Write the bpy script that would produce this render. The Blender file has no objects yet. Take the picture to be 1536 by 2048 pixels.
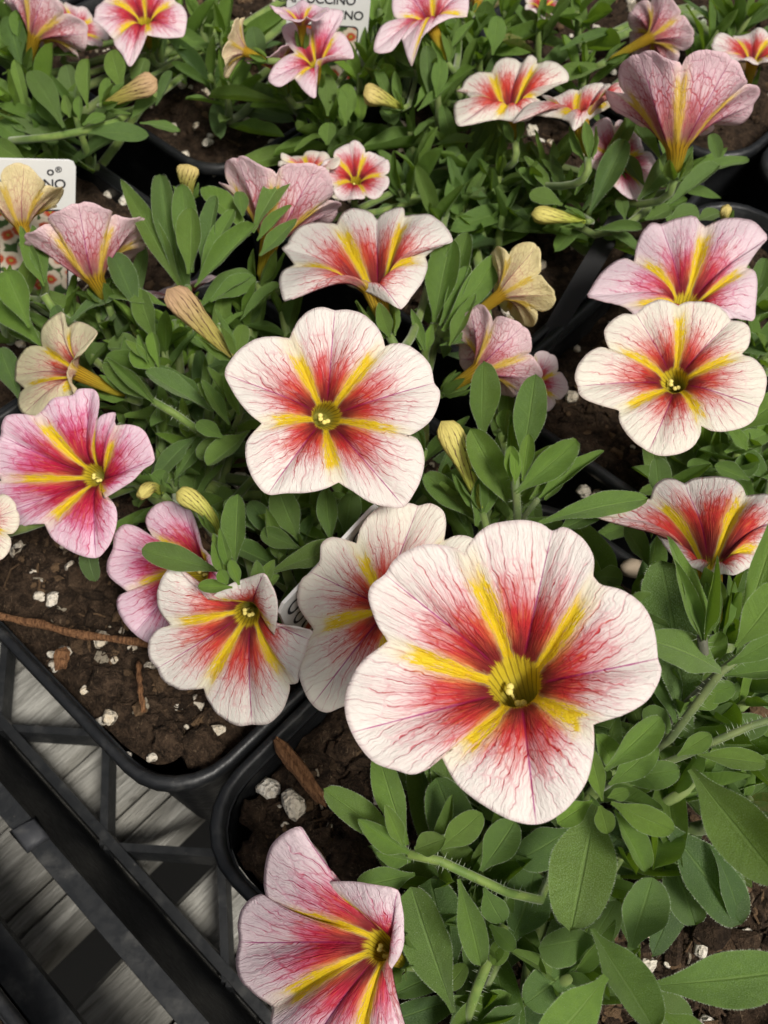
import bpy, bmesh, math, random
import numpy as np
from mathutils import Vector, Matrix, noise

# ------------------------------------------------------------------ camera, world, sun, exposure
SC = bpy.context.scene
COL = SC.collection
FPX, PIT, CH = 1950.0, math.radians(56.5), 0.18
cp, sp = math.cos(PIT), math.sin(PIT)
CAM = np.array([0.0, 0.0, CH])
FW = np.array([0.0, cp, -sp]); UP = np.array([0.0, sp, cp]); RT = np.array([1.0, 0.0, 0.0])
cam = bpy.data.cameras.new('camera')
cam.sensor_fit = 'VERTICAL'; cam.sensor_height = 36.0; cam.sensor_width = 27.0
cam.lens = FPX / 2048 * 36.0
cam.clip_start = 0.004; cam.clip_end = 300.0
cam.dof.use_dof = True; cam.dof.focus_distance = 0.145; cam.dof.aperture_fstop = 54.0
co = bpy.data.objects.new('camera', cam); COL.objects.link(co)
co.location = CAM; co.rotation_euler = (math.pi / 2 - PIT, 0, 0)
SC.camera = co

world = bpy.data.worlds.new('World'); SC.world = world; world.use_nodes = True
SUN_EL, SUN_AZ = math.radians(56), math.radians(144)      # azimuth clockwise from +Y: behind the camera
wn = world.node_tree; wn.nodes.clear()
w_out = wn.nodes.new('ShaderNodeOutputWorld'); w_bg = wn.nodes.new('ShaderNodeBackground')
w_sky = wn.nodes.new('ShaderNodeTexSky'); w_sky.sky_type = 'NISHITA'; w_sky.sun_disc = False
w_sky.sun_elevation = SUN_EL; w_sky.sun_rotation = SUN_AZ; w_sky.dust_density = 6.0; w_sky.air_density = 1.0
w_hs = wn.nodes.new('ShaderNodeHueSaturation'); w_hs.inputs['Saturation'].default_value = 0.35   # high thin overcast
wn.links.new(w_sky.outputs[0], w_hs.inputs['Color']); wn.links.new(w_hs.outputs[0], w_bg.inputs[0])
w_bg.inputs[1].default_value = 0.058
wn.links.new(w_bg.outputs[0], w_out.inputs[0])
sun = bpy.data.lights.new('sun', 'SUN'); sun.energy = 3.1; sun.angle = math.radians(14); sun.color = (1.0, 0.955, 0.88)
so = bpy.data.objects.new('sun', sun); COL.objects.link(so)
sd = Vector((math.sin(SUN_AZ) * math.cos(SUN_EL), math.cos(SUN_AZ) * math.cos(SUN_EL), math.sin(SUN_EL)))
so.rotation_euler = sd.to_track_quat('Z', 'Y').to_euler(); so.location = (0, 0, 3)
vs = SC.view_settings
vs.view_transform = 'Standard'; vs.look = 'None'; vs.gamma = 1.0; vs.use_curve_mapping = False; vs.exposure = 0.33

R = random.Random(11)
def V3(a): return Vector((float(a[0]), float(a[1]), float(a[2])))
def ray(x, y): return FW + RT * ((x - 768) / FPX) + UP * ((1024 - y) / FPX)
def atz(x, y, h):                       # point of the place seen at (x, y) that stands h above the pot rims
    r = ray(x, y); return CAM + r * ((h - CH) / r[2])
def atd(x, y, d): return CAM + ray(x, y) * d
def dep(x, y, h): return (h - CH) / ray(x, y)[2]
O2 = atz(400, 1570, 0.0)[:2]
U2 = np.array([.7314, -.6820]); W2 = np.array([.6820, .7314])
YAW = math.atan2(U2[1], U2[0])
def uvz(u, v, z=0.0):                   # tray coordinates in centimetres
    g = O2 + U2 * u * .01 + W2 * v * .01; return np.array([g[0], g[1], z])
def touv(p):
    d = np.array(p[:2]) - O2; return float(d @ U2) * 100, float(d @ W2) * 100

# ------------------------------------------------------------------ object helpers
def link(name, me, parent=None, loc=None):
    o = bpy.data.objects.new(name, me); COL.objects.link(o)
    if parent is not None: o.parent = parent
    if loc is not None: o.location = V3(loc)
    return o
def tag(o, label=None, cat=None, group=None, kind=None):
    if label: o['label'] = label
    if cat: o['category'] = cat
    if group: o['group'] = group
    if kind: o['kind'] = kind
    return o
def empty(name, loc, label, cat, group=None):
    o = link(name, None, None, loc); o.empty_display_size = .01
    return tag(o, label, cat, group)
def mesh(name, vs_, fs, mats, smooth=True, midx=None):
    me = bpy.data.meshes.new(name)
    me.from_pydata([tuple(map(float, v)) for v in vs_], [], fs)
    for m in (mats if isinstance(mats, (list, tuple)) else [mats]): me.materials.append(m)
    if smooth: me.polygons.foreach_set('use_smooth', [True] * len(me.polygons))
    if midx is not None: me.polygons.foreach_set('material_index', midx)
    me.update(); return me
class MB:                               # collects shapes for one mesh
    def __init__(s): s.v = []; s.f = []
    def add(s, vs_, fs):
        n = len(s.v); s.v += [tuple(map(float, v)) for v in vs_]; s.f += [tuple(i + n for i in f) for f in fs]
    def hexa(s, p):                     # 8 corners: bottom ring then top ring
        s.add(p, [(3, 2, 1, 0), (4, 5, 6, 7), (0, 1, 5, 4), (1, 2, 6, 5), (2, 3, 7, 6), (3, 0, 4, 7)])
    def bar(s, u0, u1, v0, v1, z0, z1, tp=0.0):
        s.hexa([uvz(u0, v0, z0), uvz(u1, v0, z0), uvz(u1, v1, z0), uvz(u0, v1, z0),
                uvz(u0 + tp, v0 + tp, z1), uvz(u1 - tp, v0 + tp, z1), uvz(u1 - tp, v1 - tp, z1), uvz(u0 + tp, v1 - tp, z1)])
    def tube(s, pts, rad, seg=7, cap=True):
        pts = [np.array(p, float) for p in pts]; n = len(pts); vs_ = []; fs = []
        a = None
        for i, p in enumerate(pts):
            t = pts[min(i + 1, n - 1)] - pts[max(i - 1, 0)]; t = t / (np.linalg.norm(t) + 1e-12)
            if a is None:
                a = np.cross(t, [0, 0, 1.0]);
                if np.linalg.norm(a) < .05: a = np.cross(t, [1.0, 0, 0])
            a = a - t * (a @ t); a = a / np.linalg.norm(a); b = np.cross(t, a)
            r = rad[i] if hasattr(rad, '__len__') else rad
            for k in range(seg):
                q = 2 * math.pi * k / seg; vs_.append(p + r * (math.cos(q) * a + math.sin(q) * b))
        for i in range(n - 1):
            for k in range(seg):
                k2 = (k + 1) % seg; fs.append((i * seg + k, i * seg + k2, (i + 1) * seg + k2, (i + 1) * seg + k))
        if cap: fs.append(tuple(range(seg - 1, -1, -1))); fs.append(tuple((n - 1) * seg + k for k in range(seg)))
        s.add(vs_, fs)
    def obj(s, name, mat, parent=None, loc=None, smooth=False):
        v = np.array(s.v)
        if loc is not None: v = v - np.array(loc)
        return link(name, mesh(name, v, s.f, mat, smooth), parent, loc if parent is None else None)
def norm(a): a = np.array(a, float); return a / (np.linalg.norm(a) + 1e-12)
def bez(p0, p1, p2, p3, n):
    t = np.linspace(0, 1, n)[:, None]
    return (1 - t) ** 3 * p0 + 3 * t * (1 - t) ** 2 * p1 + 3 * t * t * (1 - t) * p2 + t ** 3 * p3

# ------------------------------------------------------------------ node helper
class NT:
    def __init__(s, name):
        s.m = bpy.data.materials.new(name); s.m.use_nodes = True; s.t = s.m.node_tree; s.t.nodes.clear()
        s.out = s.t.nodes.new('ShaderNodeOutputMaterial')
    def n(s, typ, **kw):
        nd = s.t.nodes.new(typ)
        for k, v in kw.items(): setattr(nd, k, v)
        return nd
    def put(s, sock, v):
        if isinstance(v, bpy.types.NodeSocket): s.t.links.new(v, sock)
        elif isinstance(v, (tuple, list)) and len(v) == 3 and sock.type == 'RGBA': sock.default_value = (*v, 1)
        else: sock.default_value = v
    def math(s, op, a, b=None, c=None, clamp=False):
        nd = s.n('ShaderNodeMath', operation=op); nd.use_clamp = clamp
        for i, v in enumerate((a, b, c)):
            if v is not None: s.put(nd.inputs[i], v)
        return nd.outputs[0]
    def add(s, a, b): return s.math('ADD', a, b)
    def sub(s, a, b): return s.math('SUBTRACT', a, b)
    def mul(s, a, b): return s.math('MULTIPLY', a, b)
    def ss(s, x, e0, e1, o0=0.0, o1=1.0):          # smoothstep, edges may run either way
        nd = s.n('ShaderNodeMapRange', interpolation_type='SMOOTHSTEP')
        for i, v in enumerate((x, e0, e1, o0, o1)): s.put(nd.inputs[i], v)
        return nd.outputs[0]
    def mix(s, f, a, b, mode='MIX'):
        nd = s.n('ShaderNodeMix', data_type='RGBA', blend_type=mode); nd.clamp_factor = True
        s.put(nd.inputs[0], f); s.put(nd.inputs[6], a); s.put(nd.inputs[7], b); return nd.outputs[2]
    def noise(s, vec, scale, detail=3, rough=.55, dist=0.0, d2=False):
        nd = s.n('ShaderNodeTexNoise', noise_dimensions='2D' if d2 else '3D')
        if vec is not None: s.put(nd.inputs['Vector'], vec)
        nd.inputs['Scale'].default_value = scale; nd.inputs['Detail'].default_value = detail
        nd.inputs['Roughness'].default_value = rough; nd.inputs['Distortion'].default_value = dist
        return nd.outputs[0], nd.outputs[1]
    def vor(s, vec, scale, feat='DISTANCE_TO_EDGE', d2=True):
        nd = s.n('ShaderNodeTexVoronoi', feature=feat, voronoi_dimensions='2D' if d2 else '3D')
        s.put(nd.inputs['Vector'], vec); nd.inputs['Scale'].default_value = scale
        return nd.outputs['Distance'], (nd.outputs['Color'] if feat != 'DISTANCE_TO_EDGE' else None)
    def uv(s, name): return s.n('ShaderNodeUVMap', uv_map=name).outputs[0]
    def prop(s, name): return s.n('ShaderNodeAttribute', attribute_type='OBJECT', attribute_name=name).outputs['Fac']
    def rand(s): return s.n('ShaderNodeObjectInfo').outputs['Random']
    def xyz(s, v):
        nd = s.n('ShaderNodeSeparateXYZ'); s.put(nd.inputs[0], v); return nd.outputs
    def vec(s, x, y, z=0.0):
        nd = s.n('ShaderNodeCombineXYZ')
        for i, v in enumerate((x, y, z)): s.put(nd.inputs[i], v)
        return nd.outputs[0]
    def vmath(s, op, a, b):
        nd = s.n('ShaderNodeVectorMath', operation=op); s.put(nd.inputs[0], a); s.put(nd.inputs[1], b); return nd.outputs[0]
    def bump(s, h, strength=.3, dist=.001):
        nd = s.n('ShaderNodeBump'); nd.inputs['Strength'].default_value = strength; nd.inputs['Distance'].default_value = dist
        s.put(nd.inputs['Height'], h); return nd.outputs[0]
    def bsdf(s, col, rough=.6, spec=.3, normal=None, trans=0.0, tcol=None, sheen=0.0, sheen_col=None):
        p = s.n('ShaderNodeBsdfPrincipled'); s.put(p.inputs['Base Color'], col); s.put(p.inputs['Roughness'], rough)
        p.inputs['Specular IOR Level'].default_value = spec
        if sheen:
            s.put(p.inputs['Sheen Weight'], sheen); p.inputs['Sheen Roughness'].default_value = .45
            if sheen_col: s.put(p.inputs['Sheen Tint'], sheen_col)
        if normal is not None: s.put(p.inputs['Normal'], normal)
        res = p.outputs[0]
        if trans:
            t = s.n('ShaderNodeBsdfTranslucent'); s.put(t.inputs[0], tcol if tcol is not None else col)
            if normal is not None: s.put(t.inputs['Normal'], normal)
            mx = s.n('ShaderNodeMixShader'); mx.inputs[0].default_value = trans
            s.t.links.new(res, mx.inputs[1]); s.t.links.new(t.outputs[0], mx.inputs[2]); res = mx.outputs[0]
        s.t.links.new(res, s.out.inputs[0]); return s.m
    def pos(s): return s.n('ShaderNodeTexCoord').outputs['Object']
    def geo(s): return s.n('ShaderNodeNewGeometry').outputs['Position']

# ------------------------------------------------------------------ materials
def petal_mat(back):
    N = NT('petal_back' if back else 'petal_face')
    pu = N.xyz(N.uv('petal')); pa, r = pu[0], pu[1]          # 0 at the mid vein, 1 at the seam between petals; radius
    po = N.xyz(N.uv('polar')); th = po[0]
    seed = N.mul(N.rand(), 37.0)
    disk = N.vmath('ADD', N.uv('disk'), N.vec(seed, seed))
    n1, n1c = N.noise(disk, 7.0, 3, d2=True)
    n2, _ = N.noise(disk, 60.0, 2, d2=True)
    n3, _ = N.noise(disk, 22.0, 3, d2=True)
    thn = N.add(th, seed)
    streak, _ = N.noise(N.vec(N.mul(thn, 13.0), N.mul(r, 4.0)), 1.0, 3, d2=True)
    streak2, _ = N.noise(N.vec(N.mul(thn, 34.0), N.mul(r, 7.0)), 1.0, 2, d2=True)
    half = N.mul(r, .628)
    dmid = N.mul(pa, half); dnot = N.mul(N.sub(1.0, pa), half)
    pink, yel, red = N.prop('pink'), N.prop('yel'), N.prop('red')
    # ground colour
    cream = N.mix(yel, (.850, .825, .75), (.86, .78, .38))
    blush = N.mix(yel, (.83, .63, .72), (.80, .60, .40))
    pk = N.mul(N.mul(pink, N.add(.12, N.mul(pink, .9))), N.ss(N.add(r, N.mul(N.sub(n1, .5), .7)),   .25, .95, .40, 1.0))
    base = N.mix(pk, cream, blush)
    base = N.mix(N.ss(dnot, .16, .02, 0.0, .32), base, (.80, .74, .42))
    base = N.mix(N.mul(N.ss(r, .965, .997), .22), base, (.72, .45, .50))
    if back:
        base = N.mix(.62, base, (.96, .74, .75)); base = N.mix(N.mul(yel, .85), base, (.94, .86, .42))
    # vein network: cells drawn out along the petal, branching outwards
    wob = N.mul(N.sub(n3, .5), .55)
    # near the mid vein veins leave it at a slant
    slant = N.mul(N.math('ABSOLUTE', pa), .5)
    vc = N.vec(N.add(N.mul(thn, 8.0), wob), N.add(N.mul(N.sub(r, N.mul(slant, .35)), 5.5), wob))
    e1, _ = N.vor(vc, 1.0)
    vc2 = N.vec(N.add(N.mul(thn, 19.0), N.mul(wob, 1.6)), N.add(N.mul(N.sub(r, N.mul(slant, .45)), 10.0), N.mul(wob, 1.6)))
    e2, _ = N.vor(vc2, 1.0)
    v1 = N.ss(e1, .085, .012); v2 = N.ss(e2, .14, .02)
    if not back:                         # pinnate veins: fine lines that leave the mid vein and fan outwards
        lw, _ = N.noise(N.vec(N.add(N.mul(thn, 3.2), seed), N.mul(r, 3.0)), 1.0, 3, .6, d2=True)
        lw2, _ = N.noise(N.vec(N.mul(thn, 11.0), N.add(N.mul(r, 9.0), seed)), 1.0, 2, .6, d2=True)
        q = N.add(N.sub(pa, N.mul(N.mul(N.sub(r, .15), N.sub(1.12, pa)), .62)), N.add(N.mul(N.sub(lw, .5), .34), N.mul(N.sub(lw2, .5), .085)))
        def lines_(k, w, a0, a1):
            f = N.math('ABSOLUTE', N.math('SINE', N.mul(N.add(q, N.mul(N.math('FLOOR', thn), .37)), k)))
            return N.mul(N.ss(f, w, w * .15), N.ss(r, a0, a1))
        ra = lines_(13.0, .22, .15, .25); rb = lines_(29.0, .42, .28, .44); rc = lines_(61.0, .66, .40, .60)
        gate = N.ss(lw2, .36, .56)
        v1 = N.math('MAXIMUM', N.mul(ra, N.add(.45, N.mul(gate, .55))), N.mul(v1, .30)); v2 = N.math('MAXIMUM', N.mul(N.mul(rb, .85), N.sub(1.05, N.mul(gate, .75))), N.mul(N.mul(rc, .55), gate))
    vein = N.math('MAXIMUM', v1, N.mul(v2, .62))
    patch = N.ss(n1, .30, .62)
    # red star: boundary feathered along the streaks and veins
    edge = N.add(N.add(.64, red), N.add(N.mul(N.sub(streak, .5), .24), N.mul(N.sub(streak2, .5), .12)))
    edge = N.add(edge, N.add(N.mul(N.sub(n3, .5), .16), N.mul(N.sub(vein, .25), .24)))
    edge = N.sub(edge, N.mul(N.ss(pa, .25, 0.0), .05))
    redm = N.ss(N.sub(r, edge), .17, -.17)
    pinkm = N.mul(N.ss(N.sub(r, edge), .32, -.06), N.add(.36, N.mul(patch, .5)))
    pinkm = N.mul(pinkm, N.add(.45, N.mul(pink, .7)))
    if back: pinkm = N.mul(pinkm, N.sub(.6, N.mul(yel, .45))); redm = N.mul(redm, N.sub(1.0, N.mul(yel, .75)))
    col = N.mix(pinkm, base, N.mix(pink, (.76, .27, .34), (.70, .17, .36)))
    rbase = N.mix(N.ss(N.add(r, N.mul(N.sub(streak, .5), .3)), .26, .52), (.20, .002, .004), N.mix(pink, (.62, .020, .006), (.54, .008, .05)))
    rbase = N.mix(N.mul(N.ss(streak2, .50, .72), N.ss(r, .25, .5, .05, .38)), rbase, (.76, .22, .06))
    rbase = N.mix(N.mul(N.ss(dnot, .17, .05), N.ss(r, .24, .42, 0, .7)), rbase, (.80, .17, .022))
    if back: rbase = N.mix(.5, rbase, (.66, .27, .17))
    col = N.mix(N.mul(redm, .96 if not back else .78), col, rbase)
    vfade = N.mul(N.ss(r, .22, .36), N.ss(N.add(r, N.mul(N.sub(n1, .5), .7)), .99, .62, .06, 1.0))
    vcol = N.mix(redm, N.mix(pink, (.62, .055, .14), (.56, .055, .25)), (.30, .004, .022))
    if back: vcol = N.mix(yel, (.58, .10, .16), (.44, .14, .07))
    col = N.mix(N.mul(N.mul(vein, vfade), N.sub(.68, N.mul(redm, .24)) if not back else N.sub(.60, N.mul(yel, .35))), col, vcol)
    # fine speckle of the epidermis
    col = N.mix(N.mul(N.ss(n2, .35, .75, 0.0, .10), N.sub(1.0, redm)), col, (.85, .72, .66))
    # mid vein
    mv = N.mul(N.ss(N.add(dmid, N.mul(N.sub(n3, .5), .006)), N.ss(r, .2, 1.0, .020, .0065), .001), N.ss(r, .99, .90, .35, .9))
    mv = N.mul(mv, N.ss(r, .2, .3))
    col = N.mix(mv, col, N.mix(redm, N.mix(yel, (.42, .05, .22), (.40, .12, .10)), (.25, .005, .05)))
    # pale bar fading outward and yellow bar along each seam
    barw = N.add(.064, N.mul(N.sub(streak2, .5), .034))
    barw = N.mul(N.add(barw, N.mul(N.sub(n3, .5), .045)), N.ss(r, .20, .60, .55, 1.20))
    bend = N.add(r, N.mul(N.sub(n1, .5), .28))
    soft = N.mul(N.ss(dnot, N.mul(barw, 1.9), N.mul(barw, .7)), N.ss(bend, 1.0, .70))
    col = N.mix(N.mul(soft, .55), col, (.80, .68, .27))
    bar = N.mul(N.ss(dnot, N.add(barw, .005), N.sub(barw, .003)), N.ss(bend, .88, .76))
    crack, _ = N.noise(N.vec(N.mul(thn, 60.0), N.mul(r, 9.0)), 1.0, 2, d2=True)
    bar = N.mul(bar, N.ss(N.mul(crack, N.ss(dnot, .05, .0, .86, 1.25)), .335, .40))
    ycol = N.mix(N.ss(n3, .35, .7), (.82, .61, .015), (.80, .54, .012))
    if back: ycol = N.mix(.3, ycol, (.70, .50, .12))
    col = N.mix(N.mul(bar, .97 if not back else .8), col, ycol)
    # throat and tube: olive yellow with dark lines
    lines = N.ss(N.math('SINE', N.add(N.mul(th, 6.2832 * 4), N.mul(n3, 3.0))), .62, .93)
    thr = N.add(r, N.mul(N.sub(streak2, .5), .10))
    tcol = N.mix(N.ss(r, .15, .05), (.78, .62, .04), (.78, .74, .16))
    if back: tcol = N.mix(N.ss(r, .20, .02), (.72, .45, .03), (.60, .50, .05))
    tcol = N.mix(N.mul(lines, N.ss(r, .02, .14, .05, .55 if not back else .75)), tcol, (.10, .03, .012))
    col = N.mix(N.ss(thr, .30 if back else .215, .20 if back else .17), col, tcol)
    hgt = N.add(N.mul(vein, -.5), N.add(N.mul(n2, .35), N.mul(streak2, .8)))
    nrm = N.bump(hgt, .7, .00030)
    return N.bsdf(col, .58, .22, nrm, .50 if back else .34, col)

def leaf_mat():
    N = NT('leaf_green')
    u = N.xyz(N.uv('leaf')); x, t = u[0], u[1]               # x: -1..1 across, t: 0..1 along
    ax = N.math('ABSOLUTE', x)
    young, frost, rnd = N.prop('young'), N.prop('frost'), N.rand()
    P = N.pos()
    nA, _ = N.noise(N.vec(N.add(N.mul(x, .5), N.mul(rnd, 40.0)), N.mul(t, 2.0)), 5.0, 3, d2=True)
    nB, _ = N.noise(N.vec(N.add(N.mul(x, .6), N.mul(rnd, 11.0)), N.mul(t, 2.0)), 44.0, 2, .7, d2=True)
    side, _ = N.noise(N.vec(N.add(N.mul(ax, -.9), N.mul(t, 5.0)), N.mul(rnd, 9.0)), 4.2, 1, d2=True)
    base = N.mix(young, (.026, .066, .018), (.165, .300, .018))
    base = N.mix(N.mul(N.sub(rnd, .45), .9), base, (.110, .155, .010))
    base = N.mix(N.ss(nA, .35, .75, 0, .45), base, N.mix(young, (.050, .115, .018), (.23, .38, .025)))
    base = N.mix(N.mul(N.ss(nB, .40, .68), N.add(.26, N.mul(frost, .75))), base, (.25, .36, .14))
    base = N.mix(N.mul(N.ss(side, .50, .62), .07), base, (.035, .075, .02))
    midv = N.ss(ax, .085, .015)
    base = N.mix(N.mul(midv, N.ss(t, 1.0, .6, .25, .6)), base, N.mix(young, (.15, .24, .07), (.26, .38, .09)))
    base = N.mix(N.ss(ax, .93, 1.0, 0, .35), base, (.25, .36, .14))
    base = N.mix(N.mul(N.prop('dry'), N.ss(nA, .3, .6)), base, (.30, .24, .09))
    h = N.add(N.mul(nB, .55), N.add(N.mul(midv, -.9), N.mul(side, .35)))
    nrm = N.bump(h, .65, .0004)
    return N.bsdf(base, N.ss(nB, .3, .7, .36, .55), .36, nrm, .34, N.mix(.6, base, (.36, .60, .015)), sheen=N.add(.03, N.mul(frost, .36)), sheen_col=(.75, .85, .6))
def hair_mat():
    N = NT('leaf_hair'); return N.bsdf((.55, .62, .45), .5, .3, None, .5, (.7, .8, .55))
def stem_mat():
    N = NT('stem_green'); P = N.pos(); a, _ = N.noise(P, 260.0, 3); pur = N.prop('purple')
    c = N.mix(N.ss(a, .35, .65), (.10, .165, .035), (.17, .235, .055)); c = N.mix(pur, c, N.mix(a, (.055, .055, .045), (.12, .11, .085)))
    return N.bsdf(c, .6, .25, N.bump(a, .4, .0003), sheen=.35, sheen_col=(.8, .85, .7))
def bud_mat():
    N = NT('bud_skin'); u = N.xyz(N.uv('leaf')); x, t = u[0], u[1]; w = N.prop('wilt')
    n1, _ = N.noise(N.vec(N.mul(x, 6.0), N.mul(t, 3.0)), 2.2, 3, d2=True)
    c = N.mix(N.ss(t, .0, .9), (.36, .44, .05), (.66, .58, .16)); c = N.mix(w, c, N.mix(N.ss(t, .3, .95), (.36, .30, .07), (.50, .31, .19)))
    ln = N.math('ABSOLUTE', N.math('SINE', N.add(N.mul(x, 3.14159 * 7), N.mul(n1, 2.6))))
    c = N.mix(N.mul(N.ss(ln, .30, .08), N.ss(t, .97, .75, .0, .92)), c, (.07, .025, .02))
    c = N.mix(N.ss(n1, .45, .75, 0, .3), c, (.30, .22, .07))
    return N.bsdf(c, .6, .25, N.bump(n1, .5, .0006), .18)
def pollen_mat():
    N = NT('anther_yellow'); a, _ = N.noise(N.pos(), 3000.0, 2); return N.bsdf(N.mix(a, (.62, .52, .10), (.75, .66, .25)), .7, .2, N.bump(a, .6, .0002))
def plastic_mat(name, c0, c1, rough, dust):
    N = NT(name); G = N.geo(); a, _ = N.noise(G, 160.0, 5, .65); b, _ = N.noise(G, 900.0, 3); s, _ = N.noise(N.vmath('MULTIPLY', G, (1, 1, 6)), 420.0, 4, .7)
    c = N.mix(a, c0, c1); c = N.mix(N.mul(N.ss(a, .50, .78), dust), c, (.17, .165, .15)); c = N.mix(N.ss(b, .70, .80, 0, .5 * min(1, dust * 3)), c, (.25, .23, .2))
    return N.bsdf(c, N.ss(s, .3, .7, rough - .1, rough + .16), .42, N.bump(N.add(s, N.mul(b, .4)), .18, .0004))
def soil_mat(name, k=1.0):
    N = NT(name); G = N.geo(); a, _ = N.noise(G, 420.0, 6, .7); b, _ = N.noise(G, 1500.0, 4, .7); isl = N.n('ShaderNodeNewGeometry').outputs['Random Per Island']; d, _ = N.noise(N.vmath('MULTIPLY', G, (1.0, .35, 1.0)), 1300.0, 3, .6, 1.5); r = N.rand()
    c = N.mix(N.ss(a, .35, .68), (.020 * k, .0125 * k, .0078 * k), (.074 * k, .047 * k, .029 * k))
    c = N.mix(N.ss(b, .52, .72, 0, .55), c, (.135 * k, .090 * k, .056 * k)); c = N.mix(N.ss(d, .63, .70, 0, .55), c, (.24 * k, .17 * k, .105 * k)); c = N.mix(N.ss(b, .30, .42, .6, 0), c, (.012, .007, .004))
    if name == 'peat_clump': c = N.mix(N.ss(isl, .70, .92, 0, .8), c, (.20, .125, .068)); c = N.mix(N.ss(isl, .0, .35, .75, 0), c, (.016, .010, .006)); c = N.mix(N.ss(isl, .965, .97, 0, .8), c, (.42, .37, .28))
    return N.bsdf(c, .92, .15, N.bump(N.add(N.mul(a, .8), N.add(b, N.mul(d, .6))), 1.0, .0016))
def lump_mat():
    N = NT('perlite_white'); P = N.geo(); a, _ = N.noise(P, 900.0, 4, .6); v, _ = N.vor(P, 1100.0, 'F1', False); r = N.rand()
    c = N.mix(N.ss(a, .35, .65), (.58, .52, .42), N.mix(r, (.46, .36, .23), (.70, .67, .60))); c = N.mix(N.ss(v, .18, .05, 0, .6), c, (.12, .09, .06)); c = N.mix(N.ss(a, .60, .75, 0, .5), c, (.36, .26, .14))
    return N.bsdf(c, .9, .15, N.bump(N.add(v, a), .9, .0008))
def bark_mat():
    N = NT('bark_brown'); P = N.pos(); s, _ = N.noise(N.vmath('MULTIPLY', P, (6.0, .55, 6.0)), 420.0, 5, .65); a, _ = N.noise(P, 500.0, 4)
    c = N.mix(N.ss(s, .3, .7), (.075, .032, .014), (.27, .135, .062)); c = N.mix(N.ss(a, .62, .75, 0, .6), c, (.05, .028, .018))
    return N.bsdf(c, .85, .2, N.bump(s, .9, .0012))
def wood_mat():
    N = NT('weathered_wood'); G = N.pos(); x = N.xyz(G); r = N.mul(N.rand(), 9.0)
    w, _ = N.noise(N.vec(N.add(N.mul(x[0], 300.0), r), N.mul(x[1], 30.0), N.mul(x[2], 90.0)), 1.0, 5, .62, .9)
    f, _ = N.noise(N.vec(N.mul(x[0], 1400.0), N.mul(x[1], 110.0), 0.0), 1.0, 3, .6); b, _ = N.noise(N.vec(N.mul(x[0], 60.0), N.mul(x[1], 22.0), r), 1.0, 4)
    k, _ = N.vor(N.vec(N.mul(x[0], 42.0), N.mul(x[1], 26.0), r), 1.0, 'F1', False)
    c = N.mix(N.ss(w, .3, .7), (.17, .166, .148), (.43, .42, .385)); c = N.mix(N.ss(b, .4, .75, 0, .6), c, (.21, .20, .17)); c = N.mix(N.ss(f, .60, .74, 0, .55), c, (.04, .036, .03)); c = N.mix(N.ss(k, .085, .03, 0, .85), c, (.03, .025, .02))
    return N.bsdf(c, .88, .2, N.bump(N.add(w, N.mul(f, .6)), .8, .0014))
def plain(name, c, rough=.6, spec=.3):
    N = NT(name); a, _ = N.noise(N.pos(), 300.0, 3); return N.bsdf(N.mix(N.mul(a, .25), c, tuple(x * .72 for x in c)), rough, spec)
def print_mat():                        # the blurred flower picture printed on the plant labels
    N = NT('label_picture'); u = N.uv('pic'); d, c1 = N.vor(u, 2.6, 'F1'); n, _ = N.noise(u, 9.0, 3, d2=True)
    dd = N.add(d, N.mul(N.sub(n, .5), .25))
    c = N.mix(N.ss(dd, .62, .50), (.05, .09, .03), (.62, .53, .42)); c = N.mix(N.ss(dd, .38, .20), c, (.45, .07, .03)); c = N.mix(N.ss(dd, .12, .05), c, (.35, .28, .05))
    return N.bsdf(c, .45, .4)
M = dict(face=petal_mat(False), back=petal_mat(True), leaf=leaf_mat(), hair=hair_mat(), stem=stem_mat(), bud=bud_mat(), pollen=pollen_mat(),
         pot=plastic_mat('pot_black_plastic', (.0065, .007, .008), (.012, .0128, .014), .40, .16), tray=plastic_mat('tray_black_plastic', (.009, .0098, .011), (.017, .0185, .020), .46, .22),
         scuff=plastic_mat('scuffed_plastic', (.020, .021, .024), (.042, .044, .05), .6, .5), soil=soil_mat('potting_soil'), clump=soil_mat('peat_clump', 1.25), lump=lump_mat(), bark=bark_mat(), wood=wood_mat(),
         label=plain('label_white', (.74, .74, .72), .45), ink=plain('label_ink', (.03, .03, .035), .6), pic=print_mat(), stone=plain('stone_tan', (.34, .27, .20), .85), stake=plain('label_stake_grey', (.018, .018, .019), .65, .12), gravel=plain('gravel_grey', (.10, .095, .085), .95))

# ------------------------------------------------------------------ the setting: ground, bench, trays
g = MB(); g.add([(-60, -60, -.80), (60, -60, -.80), (60, 60, -.80), (-60, 60, -.80)], [(0, 1, 2, 3)])
tag(g.obj('ground', M['gravel']), kind='structure')

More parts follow.
